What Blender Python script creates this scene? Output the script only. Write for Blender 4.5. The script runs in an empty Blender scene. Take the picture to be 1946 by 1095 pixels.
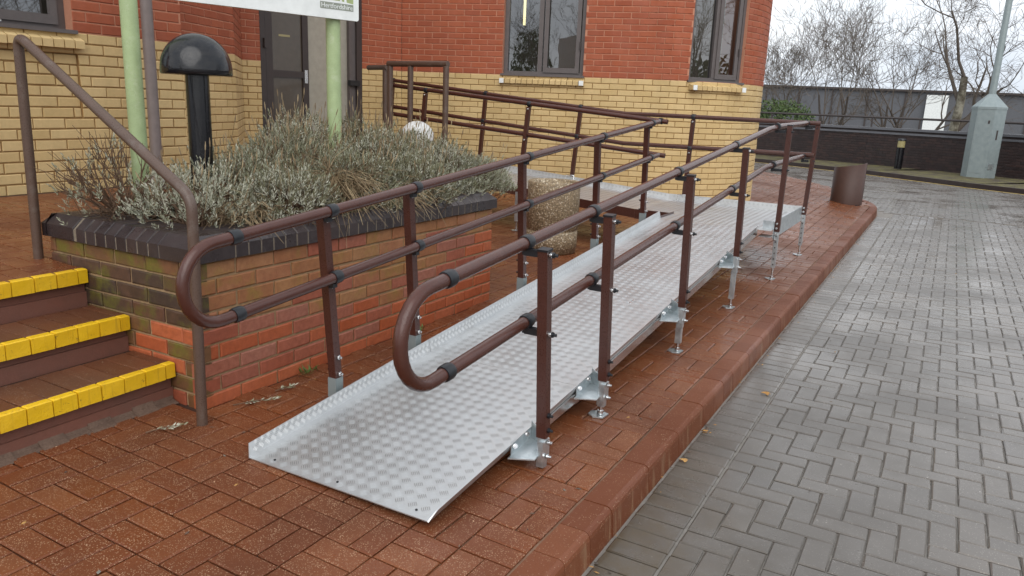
import bpy, bmesh, math, random
import numpy as np
from mathutils import Vector, Matrix, noise as mnoise
random.seed(7); rng = np.random.default_rng(11)
scene = bpy.context.scene
COL = scene.collection
PI = math.pi

# ------------------------------------------------------------------ camera
CAM = np.array([2.7203, -2.1269, 1.4400])
YAW, PITCH, ROLL, FPX = -0.50514, 0.23812, -0.04121, 1457.87
def cam_axes():
    cy, sy, cp, sp = math.cos(YAW), math.sin(YAW), math.cos(PITCH), math.sin(PITCH)
    f = np.array([sy*cp, cy*cp, -sp]); r = np.array([cy, -sy, 0.]); d = np.cross(f, r)
    cr, sr = math.cos(ROLL), math.sin(ROLL)
    return r*cr + d*sr, -r*sr + d*cr, f
RX, DX, FX = cam_axes()
cd = bpy.data.cameras.new('camera'); cam = bpy.data.objects.new('camera', cd); COL.objects.link(cam)
cd.sensor_width = 36.0; cd.sensor_fit = 'HORIZONTAL'; cd.lens = FPX*36/1946
cd.clip_start = 0.05; cd.clip_end = 2000
M = Matrix.Identity(4)
for i in range(3):
    M[i][0] = RX[i]; M[i][1] = -DX[i]; M[i][2] = -FX[i]; M[i][3] = CAM[i]
cam.matrix_world = M
scene.camera = cam

# ------------------------------------------------------------------ sky, sun, exposure
world = bpy.data.worlds.new('World'); scene.world = world; world.use_nodes = True
wn = world.node_tree.nodes; wl = world.node_tree.links; wn.clear()
SUN_EL, SUN_ROT = math.radians(42), math.radians(150)
sky = wn.new('ShaderNodeTexSky'); sky.sky_type = 'NISHITA'; sky.sun_disc = False
sky.sun_elevation = SUN_EL; sky.sun_rotation = SUN_ROT; sky.dust_density = 4.0; sky.air_density = 1.0; sky.ozone_density = 1.0
hsv = wn.new('ShaderNodeHueSaturation'); hsv.inputs['Saturation'].default_value = 0.25
wl.new(sky.outputs[0], hsv.inputs['Color'])
tc = wn.new('ShaderNodeTexCoord'); nz = wn.new('ShaderNodeTexNoise'); nz.inputs['Scale'].default_value = 2.2; nz.inputs['Detail'].default_value = 5
mp = wn.new('ShaderNodeMapping'); mp.inputs['Scale'].default_value = (1, 1, 3.5)
wl.new(tc.outputs['Generated'], mp.inputs[0]); wl.new(mp.outputs[0], nz.inputs['Vector'])
cr = wn.new('ShaderNodeValToRGB'); cr.color_ramp.elements[0].position = .35; cr.color_ramp.elements[1].position = .65
cr.color_ramp.elements[0].color = (5.2, 5.8, 6.6, 1); cr.color_ramp.elements[1].color = (9.4, 9.6, 9.8, 1)
wl.new(nz.outputs['Fac'], cr.inputs[0])
mx = wn.new('ShaderNodeMixRGB'); mx.inputs[0].default_value = 0.86
wl.new(hsv.outputs[0], mx.inputs[1]); wl.new(cr.outputs[0], mx.inputs[2])
bg = wn.new('ShaderNodeBackground'); bg.inputs['Strength'].default_value = 0.1
out = wn.new('ShaderNodeOutputWorld'); wl.new(mx.outputs[0], bg.inputs[0]); wl.new(bg.outputs[0], out.inputs[0])
sd = bpy.data.lights.new('sun', 'SUN'); sd.energy = 1.0; sd.angle = math.radians(60); sd.color = (1, .97, .93)
so = bpy.data.objects.new('sun', sd); COL.objects.link(so)
sdir = Vector((math.sin(SUN_ROT)*math.cos(SUN_EL), math.cos(SUN_ROT)*math.cos(SUN_EL), math.sin(SUN_EL)))
so.rotation_euler = sdir.to_track_quat('Z', 'Y').to_euler()
vs = scene.view_settings; vs.view_transform = 'Standard'; vs.look = 'None'; vs.exposure = 0.66; vs.gamma = 1.0
scene.cycles.max_bounces = 6; scene.cycles.transparent_max_bounces = 12; scene.cycles.caustics_reflective = False; scene.cycles.caustics_refractive = False

# ------------------------------------------------------------------ helpers
def proj(P):
    v = np.asarray(P, float) - CAM; z = v @ FX
    return 973 + FPX*(v @ RX)/max(z, 1e-6), 547.5 + FPX*(v @ DX)/max(z, 1e-6), z
def score(P, area=1.0):
    x, y, z = proj(P)
    if z < .1 or x < -60 or x > 2006 or y < -60 or y > 1155: return -z
    v = np.asarray(P, float) - CAM; return area*1e3/(z*z)
def inview(P, m=500):
    x, y, z = proj(P); return z > .1 and -m < x < 1946+m and -m < y < 1095+m*.8

class MB:
    def __init__(s): s.v = []; s.f = []; s.m = []; s.tone = []; s.mats = []; s.t = 0.0; s.mi = 0; s.sm = []; s.smooth = False
    def mat(s, name):
        if name not in s.mats: s.mats.append(name)
        s.mi = s.mats.index(name); return s
    def add(s, vs_, fs):
        o = len(s.v); s.v.extend([tuple(a) for a in vs_])
        for f in fs:
            s.f.append(tuple(i+o for i in f)); s.m.append(s.mi); s.tone.append(s.t); s.sm.append(s.smooth)
        return s
    def box(s, a, b, T=None):
        x0, y0, z0 = a; x1, y1, z1 = b
        v = [(x0,y0,z0),(x1,y0,z0),(x1,y1,z0),(x0,y1,z0),(x0,y0,z1),(x1,y0,z1),(x1,y1,z1),(x0,y1,z1)]
        if T is not None: v = [tuple(T @ Vector(p)) for p in v]
        return s.add(v, [(0,3,2,1),(4,5,6,7),(0,1,5,4),(1,2,6,5),(2,3,7,6),(3,0,4,7)])
    def hexa(s, v): return s.add(v, [(0,3,2,1),(4,5,6,7),(0,1,5,4),(1,2,6,5),(2,3,7,6),(3,0,4,7)])
    def prism(s, pts, T, h0, h1):
        """pts: 2d outline (ccw), extruded along local z between h0 and h1, placed by T"""
        n = len(pts); v = [tuple(T @ Vector((p[0], p[1], h0))) for p in pts] + [tuple(T @ Vector((p[0], p[1], h1))) for p in pts]
        f = [tuple(range(n-1, -1, -1)), tuple(range(n, 2*n))] + [(i, (i+1) % n, n+(i+1) % n, n+i) for i in range(n)]
        return s.add(v, f)
    def tube(s, path, r, n=10, cap=True, closed=False):
        path = [Vector(p) for p in path]; rs = r if isinstance(r, (list, tuple)) else [r]*len(path)
        N = len(path); v = []; f = []
        t0 = (path[1]-path[0]).normalized()
        up = Vector((0,0,1)) if abs(t0.z) < .9 else Vector((1,0,0))
        u = t0.cross(up).normalized()
        for i, p in enumerate(path):
            t = (path[min(i+1, N-1)] - path[max(i-1, 0)]).normalized()
            u = (u - t*u.dot(t))
            if u.length < 1e-6: u = t.orthogonal()
            u.normalize(); w = t.cross(u)
            for k in range(n):
                a = 2*PI*k/n; v.append(tuple(p + (u*math.cos(a) + w*math.sin(a))*rs[i]))
        for i in range(N-1):
            for k in range(n):
                f.append((i*n+k, i*n+(k+1) % n, (i+1)*n+(k+1) % n, (i+1)*n+k))
        sm = s.smooth; s.smooth = n > 4; s.add(v, f); s.smooth = False
        if cap:
            o = len(v); s.add([v[k] for k in range(n)], [tuple(range(n-1, -1, -1))]); s.add([v[(N-1)*n+k] for k in range(n)], [tuple(range(n))])
        s.smooth = sm; return s
    def cyl(s, a, b, r, n=14, r2=None): return s.tube([a, b], [r, r if r2 is None else r2], n)
    def lathe(s, prof, c, n=28, ax=None):
        v = []; f = []; m = len(prof)
        for k in range(n):
            a = 2*PI*k/n
            for (r, z) in prof: v.append((c[0]+r*math.cos(a), c[1]+r*math.sin(a), c[2]+z))
        for k in range(n):
            for j in range(m-1): f.append((k*m+j, ((k+1) % n)*m+j, ((k+1) % n)*m+j+1, k*m+j+1))
        sm = s.smooth; s.smooth = True; s.add(v, f); s.smooth = sm; return s
    def build(s, name, mat=None, parent=None):
        me = bpy.data.meshes.new(name); me.from_pydata(s.v, [], s.f)
        mats = s.mats if s.mats else [mat]
        for m in mats: me.materials.append(MAT[m])
        me.polygons.foreach_set('material_index', np.array(s.m, dtype=np.int32))
        me.polygons.foreach_set('use_smooth', np.array(s.sm, dtype=bool))
        at = me.attributes.new('tone', 'FLOAT', 'FACE'); at.data.foreach_set('value', np.array(s.tone, dtype=np.float32))
        me.update(); o = bpy.data.objects.new(name, me); COL.objects.link(o)
        if parent is not None: o.parent = parent
        return o
def tag(o, label=None, cat=None, group=None, kind=None):
    if label: o['label'] = label
    if cat: o['category'] = cat
    if group: o['group'] = group
    if kind: o['kind'] = kind
    return o
def empty(name, label=None, cat=None, group=None, kind=None, loc=(0,0,0)):
    o = bpy.data.objects.new(name, None); COL.objects.link(o); o.location = loc; o.empty_display_size = .1
    return tag(o, label, cat, group, kind)

# ------------------------------------------------------------------ materials
MAT = {}
class NT:
    def __init__(s, name):
        m = bpy.data.materials.new(name); m.use_nodes = True; s.m = m; s.t = m.node_tree; s.n = s.t.nodes; s.l = s.t.links
        s.n.clear(); s.o = s.n.new('ShaderNodeOutputMaterial'); s.p = s.n.new('ShaderNodeBsdfPrincipled'); s.l.new(s.p.outputs[0], s.o.inputs[0])
        MAT[name] = m
    def N(s, typ, **k):
        n = s.n.new('ShaderNode'+typ)
        for a, b in k.items():
            if hasattr(n, a) and not a[0].isupper(): setattr(n, a, b)
            else: n.inputs[a].default_value = b
        return n
    def pos(s):
        g = s.N('NewGeometry'); return g.outputs['Position']
    def noise(s, scale, detail=3, rough=.55, vec=None, dim='3D'):
        n = s.N('TexNoise'); n.inputs['Scale'].default_value = scale; n.inputs['Detail'].default_value = detail; n.inputs['Roughness'].default_value = rough
        s.l.new(vec if vec is not None else s.pos(), n.inputs['Vector']); return n.outputs['Fac']
    def voro(s, scale, vec=None, out='Distance', feature='F1'):
        n = s.N('TexVoronoi'); n.feature = feature; n.inputs['Scale'].default_value = scale
        s.l.new(vec if vec is not None else s.pos(), n.inputs['Vector']); return n.outputs[out]
    def ramp(s, fac, stops):
        n = s.N('ValToRGB'); e = n.color_ramp.elements
        while len(e) < len(stops): e.new(.5)
        for i, (p, c) in enumerate(stops):
            e[i].position = p; e[i].color = (c, c, c, 1) if isinstance(c, (int, float)) else (*c, 1)
        s.l.new(fac, n.inputs[0]); return n.outputs[0]
    def mix(s, fac, a, b, mode='MIX'):
        n = s.N('MixRGB'); n.blend_type = mode
        for i, x in enumerate((fac, a, b)):
            if hasattr(x, 'node'): s.l.new(x, n.inputs[i])
            else: n.inputs[i].default_value = x if i == 0 else (*x, 1)
        return n.outputs[0]
    def math(s, op, a, b=0.5):
        n = s.N('Math'); n.operation = op
        for i, x in enumerate((a, b)):
            if hasattr(x, 'node'): s.l.new(x, n.inputs[i])
            else: n.inputs[i].default_value = x
        return n.outputs[0]
    def tone(s):
        a = s.N('Attribute'); a.attribute_name = 'tone'; o = s.N('ObjectInfo')
        return s.math('FRACT', s.math('ADD', a.outputs['Fac'], o.outputs['Random']))
    def put(s, col=None, rough=None, metal=None, bump=None, bstr=.3, bdist=.003, spec=None, coat=None):
        for k, v in (('Base Color', col), ('Roughness', rough), ('Metallic', metal), ('Specular IOR Level', spec), ('Coat Weight', coat)):
            if v is None: continue
            if hasattr(v, 'node'): s.l.new(v, s.p.inputs[k])
            else: s.p.inputs[k].default_value = (*v, 1) if isinstance(v, tuple) else v
        if bump is not None:
            b = s.N('Bump'); b.inputs['Strength'].default_value = bstr; b.inputs['Distance'].default_value = bdist
            s.l.new(bump, b.inputs['Height']); s.l.new(b.outputs[0], s.p.inputs['Normal'])
        return s
    def geo(s, axis):
        x = s.N('SeparateXYZ'); s.l.new(s.pos(), x.inputs[0]); return x.outputs[axis]

def paver_mat(name, c0, c1, c2, speck, specks=(.55,.45,.34), r0=.28, r1=.6, stain=(.09,.05,.03), dirt=False, spec=.5, bs=.35):
    t = NT(name)
    base = t.ramp(t.tone(), [(0, c0), (.5, c1), (1, c2)])
    fine = t.noise(170, 2); base = t.mix(t.ramp(fine, [(.3, .0), (.75, .55)]), base, c0, 'MIX')
    big = t.noise(1.3, 4); base = t.mix(t.ramp(big, [(.40, 0), (.70, .7)]), base, stain)
    v = t.voro(180, out='Distance'); vc = t.voro(180, out='Color'); 
    sel = t.math('MULTIPLY', t.math('LESS_THAN', v, .33), t.math('GREATER_THAN', vc, 1-speck))
    base = t.mix(t.math('MULTIPLY', sel, t.ramp(t.noise(14, 4, .65), [(.34, .15), (.66, .80)])), base, specks)
    v2 = t.voro(60, out='Distance'); vc2 = t.voro(60, out='Color')
    sel2 = t.math('MULTIPLY', t.math('LESS_THAN', v2, .2), t.math('GREATER_THAN', vc2, .93))
    base = t.mix(sel2, base, tuple(min(1, c*1.25) for c in specks))
    rough = t.ramp(t.noise(1.3, 6, .62), [(.36, r0), (.62, r1)])
    if dirt:
        mx_ = t.ramp(t.geo(0), [(0, 1), (1, 0)]); n_ = t.N('MapRange'); n_.inputs[1].default_value = 2.45; n_.inputs[2].default_value = 1.95; t.l.new(t.geo(0), n_.inputs[0])
        n2_ = t.N('MapRange'); n2_.inputs[1].default_value = 1.6; n2_.inputs[2].default_value = -.1; t.l.new(t.geo(1), n2_.inputs[0])
        k_ = t.math('MULTIPLY', t.math('MULTIPLY', n_.outputs[0], n2_.outputs[0]), t.ramp(t.noise(5, 5, .7), [(.35, 0), (.6, 1)]))
        w_ = t.N('MapRange'); w_.inputs[1].default_value = 3.4; w_.inputs[2].default_value = 2.0; t.l.new(t.geo(0), w_.inputs[0])
        w2_ = t.N('MapRange'); w2_.inputs[1].default_value = 5.5; w2_.inputs[2].default_value = .3; t.l.new(t.geo(1), w2_.inputs[0])
        base = t.mix(t.math('MULTIPLY', t.math('MULTIPLY', w_.outputs[0], w2_.outputs[0]), t.ramp(t.noise(2.2, 6, .7), [(.30, .35), (.60, .95)])), base, (.075,.063,.050))
        base = t.mix(k_, base, (.085,.060,.032))
    t.put(base, rough, bump=t.noise(230, 3, .6), bstr=bs, bdist=.002, spec=spec)
    return t
paver_mat('red_paver', (.155,.045,.016), (.188,.056,.020), (.222,.076,.029), .56, (.52,.34,.21), .16, .55, (.085,.027,.011), spec=.30)
kt = paver_mat('red_kerb', (.145,.043,.017), (.170,.053,.022), (.200,.068,.030), .26, (.46,.32,.21), .34, .62, (.110,.030,.010), spec=.25)
paver_mat('grey_paver', (.145,.128,.113), (.168,.147,.128), (.190,.165,.142), .30, (.42,.39,.35), .07, .40, (.118,.108,.100), dirt=True, bs=.16)
paver_mat('tread_paver', (.115,.040,.018), (.140,.050,.022), (.165,.063,.03), .30, (.34,.25,.18), .35, .6, (.05,.028,.016))
st_ = kt.N('Mapping'); st_.inputs['Scale'].default_value = (22, 22, 2.2); kt.l.new(kt.pos(), st_.inputs[0])
strk = kt.ramp(kt.noise(1.0, 4, .6, st_.outputs[0]), [(.55, 0), (.72, .6)])
fz = kt.N('MapRange'); fz.inputs[1].default_value = -.005; fz.inputs[2].default_value = -.03; kt.l.new(kt.geo(2), fz.inputs[0])
kb_ = kt.p.inputs['Base Color'].links[0].from_socket; kt.l.new(kt.mix(kt.math('MULTIPLY', strk, fz.outputs[0]), kb_, (.34,.22,.13)), kt.p.inputs['Base Color'])
t = NT('joint_sand'); xs_ = t.N('MapRange'); xs_.inputs[1].default_value = 1.25; xs_.inputs[2].default_value = 1.5; t.l.new(t.geo(0), xs_.inputs[0])
t.put(t.mix(t.math('MULTIPLY', xs_.outputs[0], t.ramp(t.noise(1.6, 5, .65), [(.30, .2), (.60, 1)])), (.045,.019,.010), t.mix(t.noise(30), (.17,.085,.05), (.36,.23,.15))), .85, bump=t.noise(300), bstr=.4)
t = NT('road_joint'); t.put(t.mix(t.noise(25), (.13,.115,.10), (.30,.275,.245)), .7, bump=t.noise(300), bstr=.4)
t = NT('asphalt'); t.put(t.mix(t.noise(8, 5), (.10,.095,.09), (.17,.16,.15)), .5, bump=t.noise(120), bstr=.3)
t = NT('soil'); t.put(t.mix(t.noise(40, 5), (.022,.013,.009), (.075,.045,.028)), .9, bump=t.noise(90, 5), bstr=1, bdist=.02)

def brick_mat(name, cols, rough=.8, var=.22, moss=None, wet=False, bump=.5):
    t = NT(name)
    base = t.ramp(t.tone(), [(i/(len(cols)-1), c) for i, c in enumerate(cols)])
    n = t.noise(38, 5, .6); base = t.mix(t.ramp(n, [(.35, 0.0), (.8, var*2)]), base, tuple(c*.55 for c in cols[0]))
    n2 = t.noise(9, 4); base = t.mix(t.ramp(n2, [(.5, 0.0), (.75, var)]), base, tuple(min(1, c*1.35+.02) for c in cols[-1]))
    if name in ('cream_brick', 'red_brick'):
        sm_ = t.N('Mapping'); sm_.inputs['Scale'].default_value = (3, 3, .7); t.l.new(t.pos(), sm_.inputs[0])
        base = t.mix(t.ramp(t.noise(1, 6, .65, sm_.outputs[0]), [(.45, 0), (.75, .30)]), base, tuple(c*.5 for c in cols[0]))
    if moss:
        mcol, lo, hi = moss
        mm = t.noise(5.5, 6, .65); base = t.mix(t.ramp(mm, [(lo, 0), (hi, .92)]), base, t.mix(t.noise(60, 4), tuple(c*.35 for c in mcol), mcol))
    r = t.ramp(t.noise(6, 4), [(.35, rough-.2), (.65, min(1, rough+.1))])
    t.put(base, r, bump=t.noise(140, 4, .6), bstr=bump, bdist=.003)
    return t
brick_mat('cream_brick', [(.57,.405,.180), (.62,.45,.21), (.66,.485,.235), (.59,.42,.19)], .8, .10, bump=.25)
brick_mat('red_brick', [(.32,.078,.034), (.365,.092,.040), (.395,.108,.048), (.34,.083,.036)], .8, .12, bump=.3)
brick_mat('dark_brick', [(.018,.010,.010), (.027,.014,.013), (.040,.019,.016)], .6, .2, moss=((.08,.065,.02), .62, .8))
brick_mat('planter_orange', [(.36,.082,.028), (.44,.105,.036), (.46,.13,.055), (.38,.088,.03)], .6, .3)
brick_mat('planter_red', [(.29,.072,.036), (.35,.10,.052), (.36,.15,.10), (.30,.08,.042)], .6, .35)
brick_mat('planter_tan', [(.31,.118,.048), (.35,.160,.060), (.34,.125,.058), (.36,.180,.075)], .65, .3, moss=((.34,.25,.035), .52, .76))
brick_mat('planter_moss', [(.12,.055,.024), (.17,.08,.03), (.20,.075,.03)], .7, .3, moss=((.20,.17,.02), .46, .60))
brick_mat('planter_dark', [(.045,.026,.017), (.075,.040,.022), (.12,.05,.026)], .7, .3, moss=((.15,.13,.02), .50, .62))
brick_mat('coping_brick', [(.026,.018,.019), (.036,.025,.025), (.050,.033,.031)], .40, .25)
yt = brick_mat('yellow_paint', [(.74,.44,.010), (.80,.50,.013), (.77,.47,.015)], .5, .10)
yb_ = yt.p.inputs['Base Color'].links[0].from_socket; ym = yt.N('Mapping'); ym.inputs['Scale'].default_value = (60, 60, 5); yt.l.new(yt.pos(), ym.inputs[0])
yk = yt.mix(yt.ramp(yt.noise(1, 4, .6, ym.outputs[0]), [(.58, 0), (.75, .5)]), yb_, (.24,.12,.02)); yt.l.new(yt.mix(yt.ramp(yt.noise(34, 6, .75), [(.60, 0), (.70, .8)]), yk, (.16,.075,.03)), yt.p.inputs['Base Color'])
t = NT('cream_mortar'); t.put(t.mix(t.noise(60), (.24,.135,.045), (.34,.205,.08)), .9)
t = NT('red_mortar'); t.put(t.mix(t.noise(60), (.44,.19,.115), (.54,.26,.165)), .9)
t = NT('planter_mortar'); t.put(t.mix(t.noise(50, 4), (.20,.12,.06), (.42,.29,.16)), .9, bump=t.noise(150), bstr=.6)
t = NT('coping_mortar'); t.put(t.mix(t.noise(60, 4), (.085,.068,.050), (.30,.245,.18)), .9)
t = NT('dark_mortar'); t.put((.022,.015,.015), .8)
t = NT('coping_sky_sheen'); t.put(t.mix(t.noise(6, 4), (.085,.085,.095), (.15,.15,.165)), .22)  # sky reflection on the wet coping painted in as a lighter blue-grey base
t = NT('riser_brick'); t.put(t.mix(t.noise(7, 5), t.mix(t.noise(40, 4), (.16,.052,.032), (.24,.085,.055)), (.13,.068,.050)), .65, bump=t.noise(120, 4), bstr=.4)
t = NT('mortar_fillet'); t.put(t.mix(t.noise(18, 5), (.065,.036,.025), (.18,.115,.08)), .85, bump=t.noise(90, 4), bstr=.8, bdist=.006)

def painted(name, c, rough=.3, drops=True, wear=None):
    t = NT(name)
    base = t.mix(t.noise(14, 4), tuple(x*.8 for x in c), tuple(min(1, x*1.2) for x in c))
    if wear: base = t.mix(t.ramp(t.noise(11, 6, .7), [(.55, 0), (.68, 1)]), base, wear)
    if drops:
        v = t.voro(190); h = t.ramp(v, [(0.0, 1), (.30, .75), (.42, 0)])
        vc = t.voro(190, out='Color'); h = t.math('MULTIPLY', h, t.math('GREATER_THAN', vc, .55))
        r = t.mix(h, (rough,)*3, (.06,)*3)
        t.put(base, r, bump=h, bstr=.35, bdist=.0016)
    else: t.put(base, rough, bump=t.noise(90), bstr=.08)
    return t
painted('rail_brown', (.072,.024,.016), .27)
painted('post_brown', (.066,.022,.015), .35)
painted('old_brown', (.095,.058,.042), .4, wear=(.125,.092,.074))
painted('black_gloss', (.006,.006,.008), .16)
painted('green_paint', (.36,.45,.23), .45, wear=(.43,.50,.30))
painted('grey_pipe', (.20,.165,.155), .5, drops=False)
painted('frame_grey', (.115,.098,.094), .42, drops=False)
painted('frame_dark', (.048,.036,.033), .45, drops=False)
painted('bin_brown', (.060,.028,.020), .6, drops=False)
painted('black_plastic', (.012,.013,.016), .4, drops=False)
painted('white_paint', (.80,.82,.80), .35, drops=False)
painted('far_rail', (.05,.04,.038), .5, drops=False)
painted('yellow_line', (.42,.28,.04), .6, drops=False, wear=(.20,.16,.10))
painted('globe_white', (.66,.66,.64), .5, drops=False, wear=(.30,.29,.27))
painted('bollard_glass', (.35,.30,.14), .25, drops=False)
painted('logo_green', (.36,.42,.19), .5, drops=False)
painted('logo_grey', (.27,.29,.24), .5, drops=False)
painted('door_beige', (.38,.35,.285), .45, drops=False)
painted('door_glass', (.095,.075,.055), .12, drops=False)
painted('far_cladding', (.105,.108,.118), .6, drops=False)
painted('concrete', (.20,.185,.15), .8, drops=False)
t = NT('aluminium')
t.put(t.mix(t.ramp(t.noise(4.5, 7, .72), [(.52, 0), (.72, .55)]), t.mix(t.noise(5, 4), (.62,.63,.635), (.77,.775,.77)), (.45,.435,.41)), t.ramp(t.noise(3.5, 6, .65), [(.3, .36), (.7, .56)]), .95, bump=t.noise(160, 3), bstr=.06)
t = NT('aluminium_smooth'); t.put((.62,.60,.58), .22, 1.0, bump=t.noise(20), bstr=.05)
t = NT('tread_bar'); t.put(t.mix(t.noise(9, 4), (.64,.65,.65), (.76,.765,.76)), .44, .95)
t = NT('tread_bar_shade_dirt'); t.put(t.mix(t.noise(9, 4), (.48,.485,.48), (.60,.605,.60)), .45, .95)  # darker bar colour stands in for shadow and dirt between the bars
t = NT('galvanised')
g = t.voro(45, out='Color'); t.put(t.mix(g, (.50,.55,.57), (.70,.74,.75)), t.ramp(t.noise(30, 4), [(.3, .28), (.7, .5)]), .9, bump=t.noise(70, 4), bstr=.12)
t = NT('galvanised_dull'); t.put(t.mix(t.noise(9, 5), (.20,.245,.25), (.34,.385,.385)), .5, .35, bump=t.noise(30, 4), bstr=.15)
t = NT('steel_bolt'); t.put((.7,.7,.7), .25, 1.0)
t = NT('aggregate')
vc = t.voro(75, out='Color'); v = t.voro(75); base = t.mix(t.ramp(vc, [(.1, .15), (.9, .95)]), (.15,.10,.055), (.56,.43,.27))
sep = t.N('SeparateColor'); t.l.new(vc, sep.inputs[0]); base = t.mix(t.math('GREATER_THAN', sep.outputs[1], .8), base, (.66,.56,.42))
base = t.mix(t.ramp(v, [(.40, 0), (.75, 1)]), base, (.20,.15,.09))
t.put(base, .5, bump=t.ramp(v, [(0, 1), (.6, 0)]), bstr=.9, bdist=.006)
t = NT('bark'); t.put(t.mix(t.noise(30, 4), (.045,.035,.028), (.11,.09,.075)), .9)
t = NT('twig_bark'); t.put(t.mix(t.noise(3, 4), (.085,.068,.055), (.17,.14,.115)), .9)
t = NT('bark_pale'); t.put(t.mix(t.ramp(t.noise(2.2, 5, .7), [(.42, 0), (.58, 1)]), (.10,.085,.06), (.36,.34,.27)), .85)
t = NT('stem'); t.put(t.mix(t.noise(50), (.075,.042,.024), (.16,.095,.055)), .85)
t = NT('dry_stalk'); t.put(t.mix(t.tone(), (.16,.105,.055), (.36,.27,.155)), .8)
def leaf(name, cols, trans=.15, rough=.6):
    t = NT(name); t.put(t.ramp(t.tone(), [(i/(len(cols)-1), c) for i, c in enumerate(cols)]), rough, spec=.3)
    t.p.inputs['Subsurface Weight'].default_value = 0
    return t
leaf('lavender_leaf', [(.14,.12,.06), (.22,.215,.13), (.33,.335,.24), (.46,.455,.36), (.54,.53,.43)])
leaf('evergreen_leaf', [(.045,.075,.025), (.08,.12,.04), (.12,.16,.06)])
leaf('weed_leaf', [(.07,.13,.03), (.12,.19,.05)])
leaf('dead_leaf', [(.36,.18,.05), (.42,.24,.08)])
t = NT('window_glass'); t.n.remove(t.p)
tr = t.N('BsdfTransparent'); tr.inputs[0].default_value = (.50,.52,.52,1); gl = t.N('BsdfGlossy'); gl.inputs['Roughness'].default_value = .012; gl.inputs[0].default_value = (.95,.97,1,1)
fr = t.N('Fresnel'); fr.inputs[0].default_value = 1.52; ms = t.N('MixShader')
fm = t.math('ADD', t.math('MULTIPLY', fr.outputs[0], 1.5), .10); t.l.new(fm, ms.inputs[0]); t.l.new(tr.outputs[0], ms.inputs[1]); t.l.new(gl.outputs[0], ms.inputs[2]); t.l.new(ms.outputs[0], t.o.inputs[0])
gb = t.N('Bump'); gb.inputs['Strength'].default_value = .05; gb.inputs['Distance'].default_value = .02; t.l.new(t.noise(2.2, 2), gb.inputs['Height']); t.l.new(gb.outputs[0], gl.inputs['Normal'])
t = NT('interior'); t.put((.30,.27,.22), .9)
t = NT('lamp_tube'); t.put((.8,.75,.5), .5); t.p.inputs['Emission Color'].default_value = (1,.86,.42,1); t.p.inputs['Emission Strength'].default_value = 1.6

# ------------------------------------------------------------------ pieces: alike bricks / pavers
MESHC = {}
def piece_mesh(l, w, h, mat, bev=.004, var=0):
    key = (round(l, 3), round(w, 3), round(h, 3), mat, bev, var)
    if key in MESHC: return MESHC[key]
    r = random.Random(hash(key) & 0xffff); j = (lambda a: (r.random()-.5)*a) if var else (lambda a: 0)
    jj = .004*bool(var)
    x, y = l/2, w/2; v = []
    # local: x along length, y along width, z up is the face seen; centred on xy, top at z=0
    for (sx, sy) in ((-1,-1),(1,-1),(1,1),(-1,1)): v.append((sx*(x-bev)+j(jj), sy*(y-bev)+j(jj), 0))
    for (sx, sy) in ((-1,-1),(1,-1),(1,1),(-1,1)): v.append((sx*x+j(jj), sy*y+j(jj), -bev*.8))
    for (sx, sy) in ((-1,-1),(1,-1),(1,1),(-1,1)): v.append((sx*x, sy*y, -h))
    f = [(0,1,2,3)] + [(i+4, (i+1) % 4+4, (i+1) % 4, i) for i in range(4)] + [(i+8, (i+1) % 4+8, (i+1) % 4+4, i+4) for i in range(4)]
    me = bpy.data.meshes.new('piece'); me.from_pydata(v, [], f); me.materials.append(MAT[mat]); me.update()
    MESHC[key] = (me, v, f); return MESHC[key]
def emit(parent, name, pieces, limit=300, restname=None):
    """pieces: (score, mesh spec, matrix). The largest in view become objects, the rest one joined part."""
    pieces.sort(key=lambda p: -p[0])
    ind = [p for p in pieces[:limit] if p[0] > 0]; rest = pieces[len(ind):]
    for s_, spec, T in ind:
        me = piece_mesh(*spec)[0]; me.name = name
        o = bpy.data.objects.new(name, me); COL.objects.link(o); o.parent = parent; o.matrix_world = T
    if rest:
        b = MB()
        for s_, spec, T in rest:
            me, v, f = piece_mesh(*spec); b.mat(spec[3]); b.t = random.random(); b.add([T @ Vector(p) for p in v], f)
        o = b.build(restname or name+'_field', None, parent); o['kind'] = 'stuff'
def frame(origin, ex, ez):
    """matrix with local x = ex, local z = ez (face normal)"""
    ex = Vector(ex).normalized(); ez = Vector(ez).normalized(); ey = ez.cross(ex).normalized(); ex = ey.cross(ez)
    m = Matrix.Identity(4)
    for i in range(3): m[i][0] = ex[i]; m[i][1] = ey[i]; m[i][2] = ez[i]; m[i][3] = origin[i]
    return m

# ------------------------------------------------------------------ ground
def sstep(t): t = max(0., min(1., t)); return t*t*(3-2*t)
ROADZ = -0.105
def G(X, Y): return .0535 - .0273*X + sstep((Y-6.5)/3)*.075*max(0., 1.72-X)
def Gn(X, Y):
    e = .02; return Vector((-(G(X+e, Y)-G(X-e, Y))/(2*e), -(G(X, Y+e)-G(X, Y-e))/(2*e), 1)).normalized()
def xmax(Y):
    if Y <= 11.3: return 1.72
    q = (Y-11.3)/3.3
    return -1.2 + 2.92*math.sqrt(max(0, 1-q*q)) if q < 1 else -99
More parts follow.
